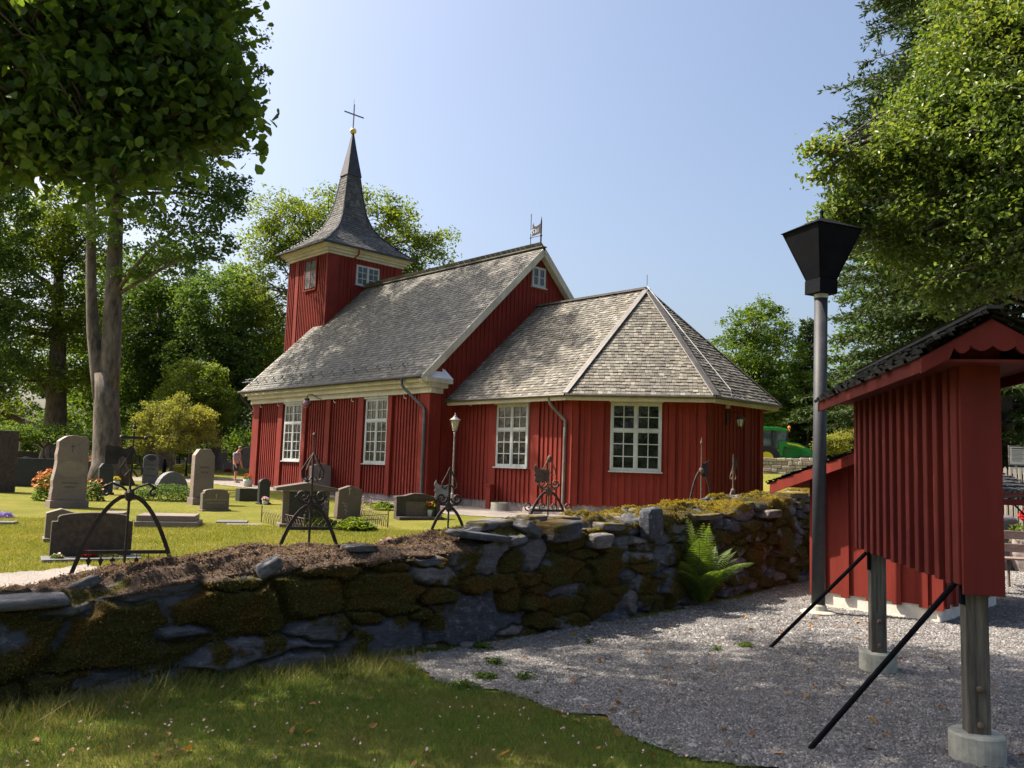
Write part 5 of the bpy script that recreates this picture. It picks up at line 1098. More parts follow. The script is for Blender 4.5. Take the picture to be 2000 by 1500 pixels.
def tuft(name, label, cat, c, r, n, size, lm, petals=None, pn=0, ps=.03, sq=(1, 1, .7), group=None, pz=.5, upright=0, asp=.6):
    c = Vector(c); t = thing(name, label, cat, c, group); P = unit(rng.normal(size=(n, 3)))*np.array(sq)*r*rng.uniform(.3, 1, (n, 1))**.5; P[:, 2] = np.abs(P[:, 2]); P += np.array(c)
    V_, F_ = leaves(P, size, .8, False, asp, -upright); npmesh('leaves', V_, F_, lm, t)
    if petals:
        P = unit(rng.normal(size=(pn, 3)))*np.array(sq)*r*rng.uniform(.75, 1.08, (pn, 1)); P[:, 2] = np.abs(P[:, 2])*.7+pz*r*sq[2]; P += np.array(c); V_, F_ = leaves(P, ps, .3, False, 1.0); npmesh('flowers', V_, F_, petals, t)
    return t
HG = LM['bright']
gravestone(-30, 29, 842, 962, 'flat', M['gdark'], .3, 'tall dark brown gravestone cut by the left edge of the picture', plinth=False)
gravestone(96, 171, 852, 992, 'rough', M['gpink'], .26, 'tall pinkish rough hewn gravestone with large oval panel', .19, oval=(.68, .42, 1.0, M['oval']), cross=(1.55, .12), text=(('HEMMANSÄGAREN', .05, .62), ('FAMILJEGRAV', .05, .52)))
gravestone(22, 112, 896, 950, 'flat', M['gblack'], .5, 'long low dark granite monument behind the pinkish stone', plinth=False)
gravestone(160, 182, 902, 932, 'flat', M['gblack'], .4, 'small dark block just right of the pinkish stone', plinth=False)
gravestone(18, 76, 881, 906, 'low', M['gbrown'], .3, 'low brown gravestone with gently arched top at the far left', plinth=False)
gravestone(37, 70, 892, 908, 'half', M['ggrey'], .2, 'small grey half round stone in front of the low brown one', plinth=False)
gravestone(190, 221, 906, 966, 'clip', M['gblack'], .16, 'black gravestone in front of the forked lime trunk', .07)
gravestone(222, 242, 898, 945, 'flat', M['gblack'], .3, 'dark stone block beside the black gravestone under the lime', plinth=False)
gravestone(277, 308, 888, 945, 'arch', M['ggrey'], .16, 'blue grey gravestone with rounded top and dark oval emblem', plinth=False, oval=(.34, .22, .0+1.05, M['gblack']), text=(('HEMMANSÄGAREN', .085, .75), ('FAMILJEN', .085, .58), ('HÖGSTORP', .085, .3)), X=Vector((.9, .43, 0)))
gravestone(307, 368, 922, 960, 'half', M['ggrey'], .35, 'big grey boulder like stone with half round outline', plinth=False)
gravestone(306, 332, 843, 916, 'rough', M['gtan'], .3, 'tall tan rough gravestone with oval panel in front of the weeping shrub', .3, oval=(.85, .6, 1.75, M['oval']))
gravestone(374, 417, 879, 986, 'clip', M['gpink'], .24, 'tall grey pink gravestone with clipped top corners', .2, text=(('FAMILJEN', .07, 1.05), ('OSCAR', .07, .9)))
_t, g_, w_, h_ = gravestone(393, 449, 956, 998, 'shoulder', M['gtan'], .16, 'low brown family gravestone with stepped shoulders, small cross and pale lettering', .04, cross=(.40, .075), tm=M['gilt'], text=(('ALFRED MAGNUSSONS', .062, .27), ('F A M I L J E G R A V', .056, .19)))
gravestone(468, 508, 955, 979, 'flat', M['gblack'], .3, 'low black granite block on the grass beside the path', plinth=False)
gravestone(505, 527, 936, 985, 'arch', M['gblack'], .14, 'slim black gravestone with rounded top in front of the church corner', .05)
FG = 'small pale gravestones in the far row'
gravestone(403, 419, 873, 915, 'gable', M['glight'], .2, 'far pale gravestone with pointed top just right of the grey pink stone', plinth=False)
gravestone(369, 382, 885, 921, 'arch', M['gdark'], .2, 'far dark red gravestone behind the lantern post', plinth=False)
gravestone(426, 437, 881, 913, 'arch', M['glight'], .2, 'rear one of two overlapping far gravestones with rounded tops', plinth=False)
gravestone(429, 443, 884, 916, 'arch', M['gtan'], .2, 'front one of two overlapping far gravestones with rounded tops', plinth=False)
gravestone(437, 452, 904, 922, 'flat', M['gbrown'], .2, 'small square brown gravestone with red flowers, left of the man', plinth=False)
gravestone(474, 492, 873, 914, 'gable', M['gpink'], .22, 'far tan gravestone with pointed top between the man and the church', plinth=False)
gravestone(493, 500, 878, 905, 'arch', M['ggrey'], .2, 'grey gravestone half hidden behind the church corner', plinth=False)
gravestone(343, 352, 893, 912, 'flat', M['gtan'], .2, 'tiny tan stone far behind the lantern posts', plinth=False)
gravestone(385, 397, 878, 905, 'flat', M['gtan'], .2, 'far gravestone mostly hidden by the grey pink stone', plinth=False)
# big dark family stone in front
X1 = Vector((.86, .51, 0)).normalized()
_t, g1, w1, h1 = gravestone(92, 262, 1004, 1090, 'shoulder', M['gdark'], .13, 'wide dark family gravestone with stepped shoulders nearest the wall', .03, X=X1)
N1 = Vector((X1.y, -X1.x, 0)); mb = MB(); mb.box(g1+N1*.22-ZV*.0, X1*(w1/2+.06), N1*.28, ZV*.035); mb.build('plinth', M['ggrey'], _t, bev=.006)
tuft('red_begonia', 'round red begonia in front of the wide dark family stone', 'flowers', g1+N1*.25-X1*.05+ZV*.03, .12, 160, .04, LM['dark'], petal['red'], 500, .035)
tuft('white_cyclamen', 'low green leaves with a white bloom at the left of the dark family stone', 'flowers', g1+N1*.3-X1*(w1*.38)+ZV*.03, .1, 120, .045, LM['mid'], petal['palepink'], 10, .04)
tuft('trailing_ivy', 'silvery trailing leaves along the front of the dark family stone', 'plant', g1+N1*.28+X1*.2+ZV*.02, .2, 300, .035, LM['pale'], sq=(1.2, .5, .4))
gravestone(84, 146, 996, 1060, 'gable', M['gtan'], .3, 'older rough edged tan gravestone behind the wide dark family stone', .08, X=X1)
# tomb slab
def block(px0, px1, yt, yb, depth, label, m, name='tomb_slab', cat='grave slab', two=True, X=None):
    X = X or Vector((.97, .24, 0)).normalized(); g, w_, h = HSframe(px0, px1, yt, yb, X); N_ = Vector((X.y, -X.x, 0)); t = thing(name, label, cat, g)
    mb = MB(); mb.box(g-N_*(depth/2)+ZV*(h*.25-.03), X*(w_/2), N_*(depth/2), ZV*(h*.25+.03)); mb.build('base_slab', m, t, bev=.01)
    if two: mb = MB(); mb.box(g-N_*(depth/2)+ZV*(h*.75-.001)-X*.02, X*(w_/2-.05), N_*(depth/2-.05), ZV*(h*.25)); mb.build('cover_slab', m, t, bev=.01)
    return g, w_, h
block(262, 385, 1008, 1031, 1.0, 'long pale two tier tomb slab behind the dark family stone', M['gpink'])
block(198, 240, 998, 1006, .8, 'small flat pinkish slab beside the long tomb', M['gpink'], two=False)
block(422, 482, 1017, 1022, .6, 'flat grey plaque lying in the lawn', M['ggrey'], 'grave_plaque', 'grave plaque', False)
block(440, 508, 1024, 1027, .5, 'second flat plaque, lower and paler, in the lawn', M['gpink'], 'grave_plaque', 'grave plaque', False)
block(-10, 26, 1014, 1026, .3, 'small grey slab with lavender at the left edge', M['ggrey'], 'grave_plaque', 'grave plaque', False)
tuft('lavender', 'purple lavender clump behind the slab at the left edge', 'plant', G(8, 1012), .2, 500, .09, petal['purple'], asp=.2, upright=1.5)
# box tomb with roof slab
Xb = Vector((.93, .37, 0)).normalized(); Nb = Vector((Xb.y, -Xb.x, 0)); g, w_, h = HSframe(550, 642, 946, 1032, Xb); t = thing('box_tomb', 'dark box tomb with pillars and gently pitched roof slab near the church', 'tomb', g)
g = g-Nb*.25; mb = MB(); mb.box(g+ZV*.03, Xb*(w_/2+.05), Nb*.35, ZV*.07); mb.build('plinth', M['gtan'], t, bev=.01)
mb = MB(); mb.box(g+ZV*(h*.45), Xb*(w_/2-.1), Nb*.17, ZV*(h*.36)); mb.build('panel', M['gblack'], t)
for sg in (-1, 1):
    mb = MB(); mb.box(g+Xb*(sg*(w_/2-.08))+Nb*.14+ZV*(h*.45), Xb*.07, Nb*.07, ZV*(h*.37)); mb.build('pillar', M['gtan'], t, bev=.006)
mb = MB(); mb.prism([g+Nb*.32+Xb*x+ZV*z for x, z in ((-w_/2-.16, h*.83), (w_/2+.16, h*.83), (w_/2+.16, h*.9), (0, h*1.02), (-w_/2-.16, h*.9))], -Nb*.64); mb.build('roof_slab', M['gbrown'], t, bev=.01)
gravestone(658, 703, 950, 1014, 'gable', M['gbrown'], .2, 'brown pointed gravestone with engraved cross leaning over the leafy hosta', plinth=False, cross=(.72, .12), tm=M['gilt'], X=Vector((.8, .6, 0)), tilt=.05)
gravestone(608, 645, 905, 966, 'gable', M['glight'], .2, 'light grey gravestone close to the church wall behind the box tomb', plinth=False)
gravestone(592, 614, 932, 962, 'half', M['ggrey'], .2, 'small grey rounded stone beside the light one behind the box tomb', plinth=False)
# dark family stone by the church
Xd = Vector((.9, .43, 0)).normalized(); Nd = Vector((Xd.y, -Xd.x, 0)); g, w_, h = HSframe(773, 859, 964, 1014, Xd); t = thing('family_gravestone', 'wide dark polished family gravestone with capped top at the church corner, flowers before it', 'gravestone', g)
g = g-Nd*.12; mb = MB(); mb.box(g+ZV*(h*.42), Xd*(w_/2-.04), Nd*.09, ZV*(h*.42)); mb.build('stone', M['gblack'], t)
mb = MB(); mb.prism([g+Nd*.14+Xd*x+ZV*z for x, z in ((-w_/2, h*.76), (w_/2, h*.76), (w_/2, h*.86), (w_*.3, h*.89), (w_*.12, h*.98), (-w_*.12, h*.98), (-w_*.3, h*.89), (-w_/2, h*.86))], -Nd*.28); mb.build('cap', M['gdark'], t, bev=.01)
mb = MB(); mb.box(g+Nd*.25+ZV*.02, Xd*(w_*.5), Nd*.2, ZV*.05); mb.build('plinth', M['gdark'], t)
for sg in (-1, 1): mb = MB(); mb.box(g+Xd*(sg*(w_/2-.06))+ZV*(h*.42)+Nd*.04, Xd*.05, Nd*.1, ZV*(h*.41)); mb.build('side_pillar', M['gdark'], t)
mb = MB(); mb.box(g+Nd*.095+ZV*(h*.38), Xd*(w_*.27), Nd*.004, ZV*(h*.28)); mb.build('inscription_panel', M['gbrown'], t)
def pot(px, py, r, h, m, name, label, leaf, pet, pn, fr_, prof_=None, fn=90, pz=.4):
    c = G(px, py); t = thing(name, label, 'flower pot', c); mb = MB(); mb.lathe(c, prof_ or [(r*.7, 0), (r, h*.4), (r*.95, h*.8), (r*1.02, h), (r*.9, h), (r*.85, h*.9)], 16); mb.build('pot', m, t, True)
    P = unit(rng.normal(size=(fn, 3)))*fr_*rng.uniform(.3, 1, (fn, 1)); P[:, 2] = np.abs(P[:, 2])*.9+h; V_, F_ = leaves(P+np.array(c), fr_*.45, .7, False, .5); npmesh('leaves', V_, F_, leaf, t)
    for k, (pm, n_) in enumerate(zip(pet, pn)):
        P = unit(rng.normal(size=(n_, 3)))*fr_*rng.uniform(.85, 1.1, (n_, 1)); P[:, 2] = np.abs(P[:, 2])*.8+h+pz*fr_; V_, F_ = leaves(P+np.array(c), .045, .3, False, 1); npmesh('flowers', V_, F_, pm, t)
M['potgrey'] = mat('speckled_pot', (.28, .27, .25), (.7, .68, .64), 30, .8, 0, .5, 40); M['potwhite'] = mat('white_vase', (.75, .74, .7))
pot(797, 1012, .17, .16, M['potgrey'], 'stone_bowl', 'round speckled stone bowl of red begonias at the dark family stone', LM['dark'], [petal['red']], [170], .14, [(.12, 0), (.19, .05), (.19, .12), (.15, .17), (.1, .18)])
pot(839, 1014, .06, .24, M['potwhite'], 'white_vase', 'slim white cone vase of yellow and red cut flowers', LM['bright'], [petal['yellow'], petal['red']], [40, 25], .17, [(.035, 0), (.07, .22), (.075, .24), (.05, .24)], 120, .6)
pot(857, 1012, .09, .1, M['potgrey'], 'flower_bowl', 'bowl of red and purple flowers right of the white vase', LM['dark'], [petal['red'], petal['purple']], [80, 60], .13)
pot(484, 951, .2, .3, M['potgrey'], 'flower_bucket', 'grey bucket of dark red flowers at the far church corner', LM['dark'], [petal['red']], [90], .22)
pot(518, 986, .09, .12, M['potgrey'], 'flower_bowl', 'small bowl of pale pink flowers before the slim black gravestone', LM['dark'], [petal['palepink']], [70], .1)
pot(226, 956, .12, .3, M['potgrey'], 'grey_planter', 'square grey planter of yellow flowers under the lime', LM['dark'], [petal['yellow']], [60], .14)
tuft('red_flowers', 'round red flowers before the small square gravestone left of the man', 'flowers', G(446, 922), .22, 60, .06, LM['dark'], petal['red'], 260, .07)
tuft('pink_flowers', 'pink flowers at the foot of the far tan gravestone', 'flowers', G(485, 913), .2, 60, .06, LM['dark'], petal['pink'], 90, .06)
tuft('yellow_flowers', 'yellow flowers peeping out left of the brown family gravestone', 'flowers', G(389, 985)+ZV*.12, .1, 30, .05, LM['dark'], petal['yellow'], 60, .05)
# plants on the lawn
def hosta(px, py, r, label, n=420, spikes=0):
    c = G(px, py); t = thing('hosta', label, 'plant', c, 'leafy hostas on the graves'); a = rng.uniform(0, 2*math.pi, n); rr = r*np.sqrt(rng.uniform(0, 1, n)); P = np.stack([np.cos(a)*rr, np.sin(a)*rr, .06+.3*r*1.6*(1-(rr/r)**2)*rng.uniform(.5, 1, n)], 1)+np.array(c)
    V_, F_ = leaves(P, .16, .9, True, .5, .6); npmesh('leaves', V_, F_, HG, t)
    if spikes:
        Q = []; mb = MB()
        for k in range(spikes):
            p = c+Vector((rng.uniform(-r, r)*.8, rng.uniform(-r, r)*.6, 0)); q = p+Vector((rng.uniform(-.12, .12), 0, rng.uniform(.5, .8))); mb.tube([p, (p+q)/2, q], .006, 4)
            for m in range(22): Q.append(np.array(p.lerp(q, .6+.4*m/22))+rng.normal(0, .018, 3))
        mb.build('stem', M['rustiron'], t); V_, F_ = leaves(np.array(Q), .04, .2, False, .8); npmesh('flowers', V_, F_, petal['mauve'], t)
hosta(693, 1036, .44, 'broad pale green hosta clump at the right end of the low iron fence', 520, 4); hosta(622, 1032, .42, 'hosta with mauve flower spikes inside the low iron fence', 380, 9); hosta(748, 996, .35, 'small hosta on the lawn before the church wall', 200)
tuft('low_hedge', 'dense dark green low hedge in front of the half round stone', 'hedge', G(328, 978), 1.0, 3800, .07, LM['dark'], sq=(1.35, .5, .52), upright=.6)
tuft('azalea', 'azalea bush with orange tips left of the pinkish stone', 'shrub', G(96, 978), .48, 1500, .08, LM['mid'], petal['orange'], 260, .09, (1, .8, 1.6))
tuft('dark_azalea', 'dark leafy bush at the right side of the pinkish stone', 'shrub', G(178, 978), .38, 900, .08, LM['dark'], petal['orange'], 30, .08, (1, .8, 1.5))
tuft('yellow_shrub', 'small yellow green shrub at the foot of the lime', 'shrub', G(196, 925), .9, 2200, .13, LM['pale'], petal['orange'], 200, .13, (1.1, .8, 1.0))
tuft('green_shrub', 'low green shrub behind the banner plate of the left iron marker', 'shrub', G(268, 915), .9, 2000, .12, LM['bright'], sq=(1.2, .8, 1.1))
tuft('leafy_clump', 'bright leafy clump around the lantern posts', 'plant', G(362, 924), .7, 1300, .12, LM['pale'], sq=(1.6, .7, .8))
for px, py, r, nm in ((500, 1098, .13, 'left'), (540, 1090, .12, 'middle'), (628, 1072, .18, 'right')): tuft('pink_petunia', 'pink petunias showing over the wall top, '+nm+' of the row at the onion cage marker', 'flowers', at(582+(px-540)*.45, 8.6, .02)+ZV*(.53 if nm == 'right' else .46), .16, 200, .05, LM['mid'], petal['pink'], 120, .06, group='pink petunias behind the wall')
tuft('pale_pink_flowers', 'pale pink flowers showing over the wall top between the two middle markers', 'flowers', at(781, 9.3, .66), .16, 160, .05, LM['mid'], petal['palepink'], 110, .055, (1.2, .7, .7))
# low iron fence round the hosta bed
c0 = [G(510, 1020), G(593, 1042), G(757, 1031), G(690, 1010)]; t = thing('low_grave_fence', 'low rusty iron hoop fence round the hosta bed', 'fence', (c0[0]+c0[2])/2)
for a, b in ((0, 1), (1, 2), (2, 3)):
    A_, B_ = c0[a], c0[b]; n = int((B_-A_).length/.16); mb = MB(); mb.tube([A_+ZV*.3, B_+ZV*.3], .008, 5)
    for k in range(n-1):
        p, q = A_.lerp(B_, k/n), A_.lerp(B_, (k+2)/n); mb.tube([p, p.lerp(q, .12)+ZV*.16, p.lerp(q, .5)+ZV*.27, p.lerp(q, .88)+ZV*.16, q], .006, 4)
    mb.build('hoop_panel', M['rustiron'], t)
for p in c0: mb = MB(); mb.tube([p-ZV*.05, p+ZV*.36], .014, 6); mb.ball(p+ZV*.37, .02, 6, 4); mb.build('post', M['rustiron'], t)
# lanterns
def lantern_post(px, py, ytop, label, m, d=None):
    b = G(px, py) if d is None else at(px, d); h = R(px, ytop, b.y).z-b.z; t = thing('lantern_post', label, 'lantern', b)
    mb = MB(); mb.lathe(b, [(.09, 0), (.09, .08), (.05, .12), (.045, .5), (.05, .52), (.03, .56), (.026, h-.62), (.04, h-.6), (.02, h-.57)], 12); mb.build('pole', m, t)
    mb = MB(); c = b+ZV*(h-.56); mb.lathe(c, [(.03, 0), (.07, .03), (.05, .05)], 6); mb.lathe(c, [(.155, .33), (.17, .35), (.06, .43), (.05, .46), (.02, .48), (.02, .52), (.004, .56)], 12)
    for k in range(6): a = k*math.pi/3; e = Vector((math.cos(a), math.sin(a), 0)); mb.tube([c+e*.06+ZV*.04, c+e*.13+ZV*.34], .008, 4)
    mb.build('lantern_head', m, t); mb = MB(); mb.lathe(c, [(.055, .04), (.12, .335)], 6); mb.build('glass', M['lampglass'], t)
M['lampgrey'] = mat('lantern_grey', (.16, .14, .13), (.3, .28, .27), 8, .45, .5)
lantern_post(882, 1000, 806, 'slim grey lantern post in front of the shaded gable corner', M['lampgrey'])
lantern_post(363, 930, 826, 'black lantern post on the left lawn, taller and nearer of the pair', M['black'])
lantern_post(338, 920, 835, 'brownish lantern post on the left lawn, farther of the pair', M['rustiron'])
b = G(320, 928); t = thing('black_bollard', 'short black ornate bollard beside the blue grey gravestone', 'bollard', b); mb = MB(); mb.lathe(b, [(.1, 0), (.1, .45), (.13, .5), (.08, .55), (.1, .62), (.06, .7), (.07, .78), (.02, .85)], 10); mb.build('post', M['black'], t)
b = G(350, 918); t = thing('iron_cross', 'small dark iron cross standing between lantern posts and far stones', 'grave cross', b); mb = MB(); mb.bar(b, b+ZV*.95, .07, .05); mb.bar(b+ZV*.65-SX*.28, b+ZV*.65+SX*.28, .07, .052); mb.build('cross', M['black'], t)
# red box, concrete ring at the chancel
c = CH(-2.15, s_-.3, 0); c.z = float(gz(c.x, c.y)); t = thing('red_post', 'short red wooden box post below the chancel window', 'post', c); mb = MB(); mb.box(c+ZV*.36, _u*.1, _w*.1, ZV*.38); mb.build('box', M['red'], t); mb = MB(); mb.box(c+ZV*.75-_u*.01, _u*.14, _w*.14, ZV*.018); mb.build('cap', M['red'], t)
c = CH(-2.75, s_-.45, 0); c.z = float(gz(c.x, c.y)); t = thing('concrete_ring', 'low concrete ring on the gravel beside the red post', 'concrete ring', c); mb = MB(); mb.lathe(c, [(.26, -.05), (.26, .24), (.2, .24), (.2, .1)], 24); mb.build('ring', M['concrete'], t)
c = CH(-4.1, s_-.35, 0); c.z = float(gz(c.x, c.y)); V_, F_, _ = slab(c+ZV*.08, (.22, .1, 0), (-.1, .2, 0), (0, 0, .12), 5); o = npmesh('foundation_boulder', V_, F_, M['foundation'], None, True, c); tag(o, 'pale boulder at the foot of the chancel by the downpipe', 'boulder')
# ---------------- far stone walls ----------------
def rubble_wall(A_, B_, H, T_, label, m, rows=6, lw=.42):
    A_, B_ = Vector(A_), Vector(B_); t = thing('far_stone_wall', label, 'stone wall', (A_+B_)/2); d = B_-A_; Ln = d.length; d.normalize(); n_ = Vector((d.y, -d.x, 0)); mb = MB(); mb.box((A_+B_)/2+ZV*(H*.44), d*Ln/2, n_*(T_/2-.06), ZV*(H*.47))
    for r in range(rows):
        s = -.2; z0 = H*r/rows
        while s < Ln:
            w_ = lw*random.uniform(.4, 1.4); hh = H/rows*random.uniform(.8, 1.12); c = A_+d*(s+w_/2)+ZV*(z0+H/rows/2+random.uniform(-.02, .02)); r_ = random.uniform(-.08, .08); X = (d*math.cos(r_)+ZV*math.sin(r_))
            mb.box(c, X*(w_/2-.012), n_*(T_/2+random.uniform(-.04, .05)), (ZV*math.cos(r_)-d*math.sin(r_))*(hh/2-.01)); s += w_
    mb.build('stonework', m, t, bev=.02)
def isl_stone(name, cols):
    m, n, b = newmat(name); c = ramp_in(n, island(n), [(i/(len(cols)-1), k) for i, k in enumerate(cols)]); c = mixc(n, 1.0, ramp_in(n, noise(n, 7, 5, .7, coords(n)), [(.3, (.6, .6, .6)), (.7, (1.2, 1.2, 1.2))]), c, 'MULTIPLY'); n.links.new(c, b.inputs['Base Color']); b.inputs['Roughness'].default_value = .9; return m
M['rubble'] = isl_stone('rubble_stone', [(.3, .24, .2), (.42, .36, .31), (.5, .45, .4), (.36, .34, .33), (.55, .5, .46)])
fa = at(1380, 46); fb_ = at(1800, 43); rubble_wall(fa, fb_, .95, .6, 'pale sunlit rubble wall behind the church with the tractor beyond it', M['rubble'], 5, .5)
fa, fb_ = at(-150, 61), at(500, 61); rubble_wall(fa, fb_, .42, .5, 'low pale stone wall along the far left edge of the lawn', M['rubble'], 2, .6)
for px in (35, 440): p = at(px, 60); t = thing('wall_post', 'thin wooden post at the far wall, '+('left' if px < 100 else 'near the man'), 'post', p); mb = MB(); mb.box(p+ZV*.6, (.07, 0, 0), (0, .07, 0), (0, 0, .65)); mb.build('post', M['glight'], t)
# ---------------- tractor ----------------
tb = at(1515, 48, 0); TX_, TY_ = Vector((1, .05, 0)).normalized(), Vector((-.05, 1, 0)).normalized(); tr_ = thing('tractor', 'green tractor with cab and front loader behind the rubble wall', 'tractor', tb)
def tp(x, y, z): return tb+TX_*x+TY_*y+ZV*z
M['tgreen'] = mat('tractor_green', (.01, .2, .025), (.015, .26, .035), 5, .35); M['tyel'] = mat('tractor_yellow', (.75, .6, .02)); M['rubber'] = mat('rubber', (.015, .015, .015), (.03, .03, .03), 20, .9)
kz = (lambda py: R(1515, py, 48).z-tb.z); z_r = kz(836); z_l = kz(866); print('tractor roof z', z_r, z_l)
mb = MB(); mb.prism([tp(x, -.8, z) for x, z in ((-1.4, z_r-.12), (-1.3, z_r), (-.2, z_r+.02), (.45, z_r-.1), (.5, z_r-.2), (-1.4, z_r-.2))], TY_*1.6); mb.build('cab_roof', M['tgreen'], tr_, bev=.03)
mb = MB(); mb.prism([tp(x, -.72, z) for x, z in ((-1.3, z_l-.35), (.35, z_l-.35), (.28, z_l+.1), (.42, z_r-.2), (-1.3, z_r-.2))], TY_*1.44); mb.build('cab_glass', glassmat('cab_glass', ((.05, .07, .08), (.14, .18, .2)), .05), tr_)
mb = MB()
for x0_, x1_ in ((-1.3, -1.3), (-.45, -.45), (.3, .42)):
    for y in (-.74, .74): mb.bar(tp(x0_, y, z_l-.3), tp(x1_, y, z_r-.18), .07, .07)
mb.build('cab_frame', M['gutter'], tr_)
mb = MB(); mb.prism([tp(x, -.4, z) for x, z in ((.3, z_l-.9), (2.0, z_l-.9), (2.05, z_l-.45), (1.7, z_l-.2), (.3, z_l+.02))], TY_*.8); mb.build('hood', M['tgreen'], tr_, bev=.04)
for y in (-.82, .74):
    mb = MB(); mb.prism([tp(x, y, z) for x, z in ((-.1, z_l-.7), (.1, z_l-.7), (.12, z_l-.2), (.9, z_l-.2), (1.5, z_l-.5), (1.7, z_l-.5), (1.5, z_l-.2), (1.0, z_l+.02), (.2, z_l+.1), (-.1, z_l+.08))], TY_*.1); lo = mb.build('loader_arm', M['tgreen'], tr_, bev=.01)
mb = MB(); mb.prism([tp(x, -.83, z) for x, z in ((.35, z_l+.03), (.95, z_l-.05), (1.35, z_l-.2), (1.3, z_l-.24), (.9, z_l-.13), (.35, z_l-.05))], -TY_*.01); mb.build('yellow_stripe', M['tyel'], tr_)
for x, y, r in ((-.9, -.85, .8), (-.9, .85, .8), (1.4, -.8, .52), (1.4, .8, .52)):
    mb = MB(); c = tp(x, y, r-.05); mb.tube([c-TY_*.2, c-TY_*.17, c+TY_*.17, c+TY_*.2], [r*.9, r, r, r*.9], 24); wo = mb.build('wheel', M['rubber'], tr_); mb = MB(); mb.tube([c-TY_*.21, c+TY_*.21], r*.5, 16); mb.build('rim', M['tyel'], wo)
mb = MB(); mb.tube([tp(.55, -.6, z_r-.2), tp(.55, -.6, z_r-.02)], .05, 8); mb.ball(tp(.55, -.6, z_r+.02), .09, 10, 6, (1, 1, 1.1)); mb.build('beacon', mat('beacon_orange', (.8, .18, .03), rough=.3), tr_)
mb = MB(); mb.box(tp(-.38, -.95, z_r-.45), TX_*.08, TY_*.02, ZV*.18); mb.build('mirror', M['gutter'], tr_)
# ---------------- man ----------------
mg = G(458, 943); man = thing('person', 'person in grey t-shirt, dark shorts and cap, standing with bowed head by the church corner', 'person', mg)
def skin(name, pts, edges, m, parent, sub=2, root=0):
    me = bpy.data.meshes.new(name); me.from_pydata([tuple(p[:3]) for p in pts], [], []); 
    me = bpy.data.meshes.new(name); me.from_pydata([tuple(p[:3]) for p in pts], edges, []); o = bpy.data.objects.new(name, me); COL.objects.link(o); o.parent = parent
    md = o.modifiers.new('s', 'SKIN'); sv_ = me.skin_vertices[0].data if me.skin_vertices else None
    if sv_ is None:
        bm = bmesh.new(); bm.from_mesh(me); bm.verts.layers.skin.verify(); bm.to_mesh(me); bm.free(); sv_ = me.skin_vertices[0].data
    for k, p in enumerate(pts): sv_[k].radius = (p[3], p[4] if len(p) > 4 else p[3]); sv_[k].use_root = (k == root)
    md.use_smooth_shade = True; s2 = o.modifiers.new('u', 'SUBSURF'); s2.levels = sub; s2.render_levels = sub; me.materials.append(m); return o
M['skin'] = mat('skin', (.42, .2, .13), (.5, .25, .17), 8, .6); M['tee'] = mat('grey_tshirt', (.2, .21, .27), (.26, .27, .34), 6, .9); M['short'] = mat('dark_shorts', (.02, .024, .035), (.03, .035, .05), 6, .9); M['shoe'] = mat('dark_shoes', (.02, .014, .014))
# walker faces +x (right), seen from behind-left; x = forward
body = [(0, 0, .92, .14, .13), (0, 0, 1.1, .13, .14), (.03, 0, 1.3, .13, .17), (.07, 0, 1.42, .07, .1), (.13, 0, 1.5, .05, .05), (.2, 0, 1.55, .085, .08), (.22, 0, 1.62, .09, .085),
        (-.02, .1, .86, .09, .09), (-.02, .11, .48, .06, .06), (-.1, .11, .1, .04, .04), (-.02, .12, .04, .04, .05), (.06, .13, .03, .03, .04),
        (.04, -.1, .86, .09, .09), (.1, -.11, .48, .06, .06), (.12, -.11, .1, .04, .04), (.2, -.12, .04, .04, .05), (.28, -.12, .03, .03, .04),
        (.05, .2, 1.38, .055, .055), (.06, .24, 1.1, .042, .042), (.14, .24, .86, .03, .03), (.17, .24, .79, .028, .035), (.2, .24, .71, .02, .02),
        (.05, -.2, 1.38, .055, .055), (.08, -.25, 1.1, .042, .042), (.18, -.25, .87, .03, .03), (.22, -.25, .8, .028, .035), (.25, -.25, .72, .02, .02),
        (.28, 0, 1.56, .02, .02)]
ed = [(0, 1), (1, 2), (2, 3), (3, 4), (4, 5), (5, 6), (0, 7), (7, 8), (8, 9), (9, 10), (10, 11), (0, 12), (12, 13), (13, 14), (14, 15), (15, 16), (2, 17), (17, 18), (18, 19), (19, 20), (20, 21), (2, 22), (22, 23), (23, 24), (24, 25), (25, 26), (5, 27)]
nb_ = len(body)
for base_i, sy in ((20, .24), (25, -.25)):   # fingers and thumb
    p = body[base_i]
    for k in range(4): body.append((p[0]+.02+.012*k, p[1]-.02+.012*k, p[2]-.1-.01*(k % 2), .008, .008)); ed.append((base_i, len(body)-1))
    body.append((p[0]+.045, p[1], p[2]-.05, .009, .009)); ed.append((base_i, len(body)-1))
def rotp(l, s=.98, az=-.35): c, s_2 = math.cos(az), math.sin(az); return [((p[0]*c-p[1]*s_2)*s, (p[0]*s_2+p[1]*c)*s, p[2]*s)+tuple(q*s for q in p[3:]) for p in l]
skin('body', rotp(body), ed, M['skin'], man)
tee = [(0, 0, .95, .155, .15), (0, 0, 1.1, .15, .16), (.03, 0, 1.3, .15, .19), (.06, 0, 1.42, .09, .13), (.05, .2, 1.37, .075, .075), (.055, .225, 1.22, .06, .06), (.05, -.2, 1.37, .075, .075), (.065, -.235, 1.22, .06, .06)]
skin('t_shirt', rotp(tee), [(0, 1), (1, 2), (2, 3), (2, 4), (4, 5), (2, 6), (6, 7)], M['tee'], man)
sh_ = [(0, 0, .95, .16, .16), (0, 0, .86, .14, .14), (-.02, .11, .74, .105, .105), (-.02, .115, .52, .09, .09), (.06, -.11, .74, .105, .105), (.09, -.115, .52, .09, .09)]
skin('shorts', rotp(sh_), [(0, 1), (1, 2), (2, 3), (1, 4), (4, 5)], M['short'], man)
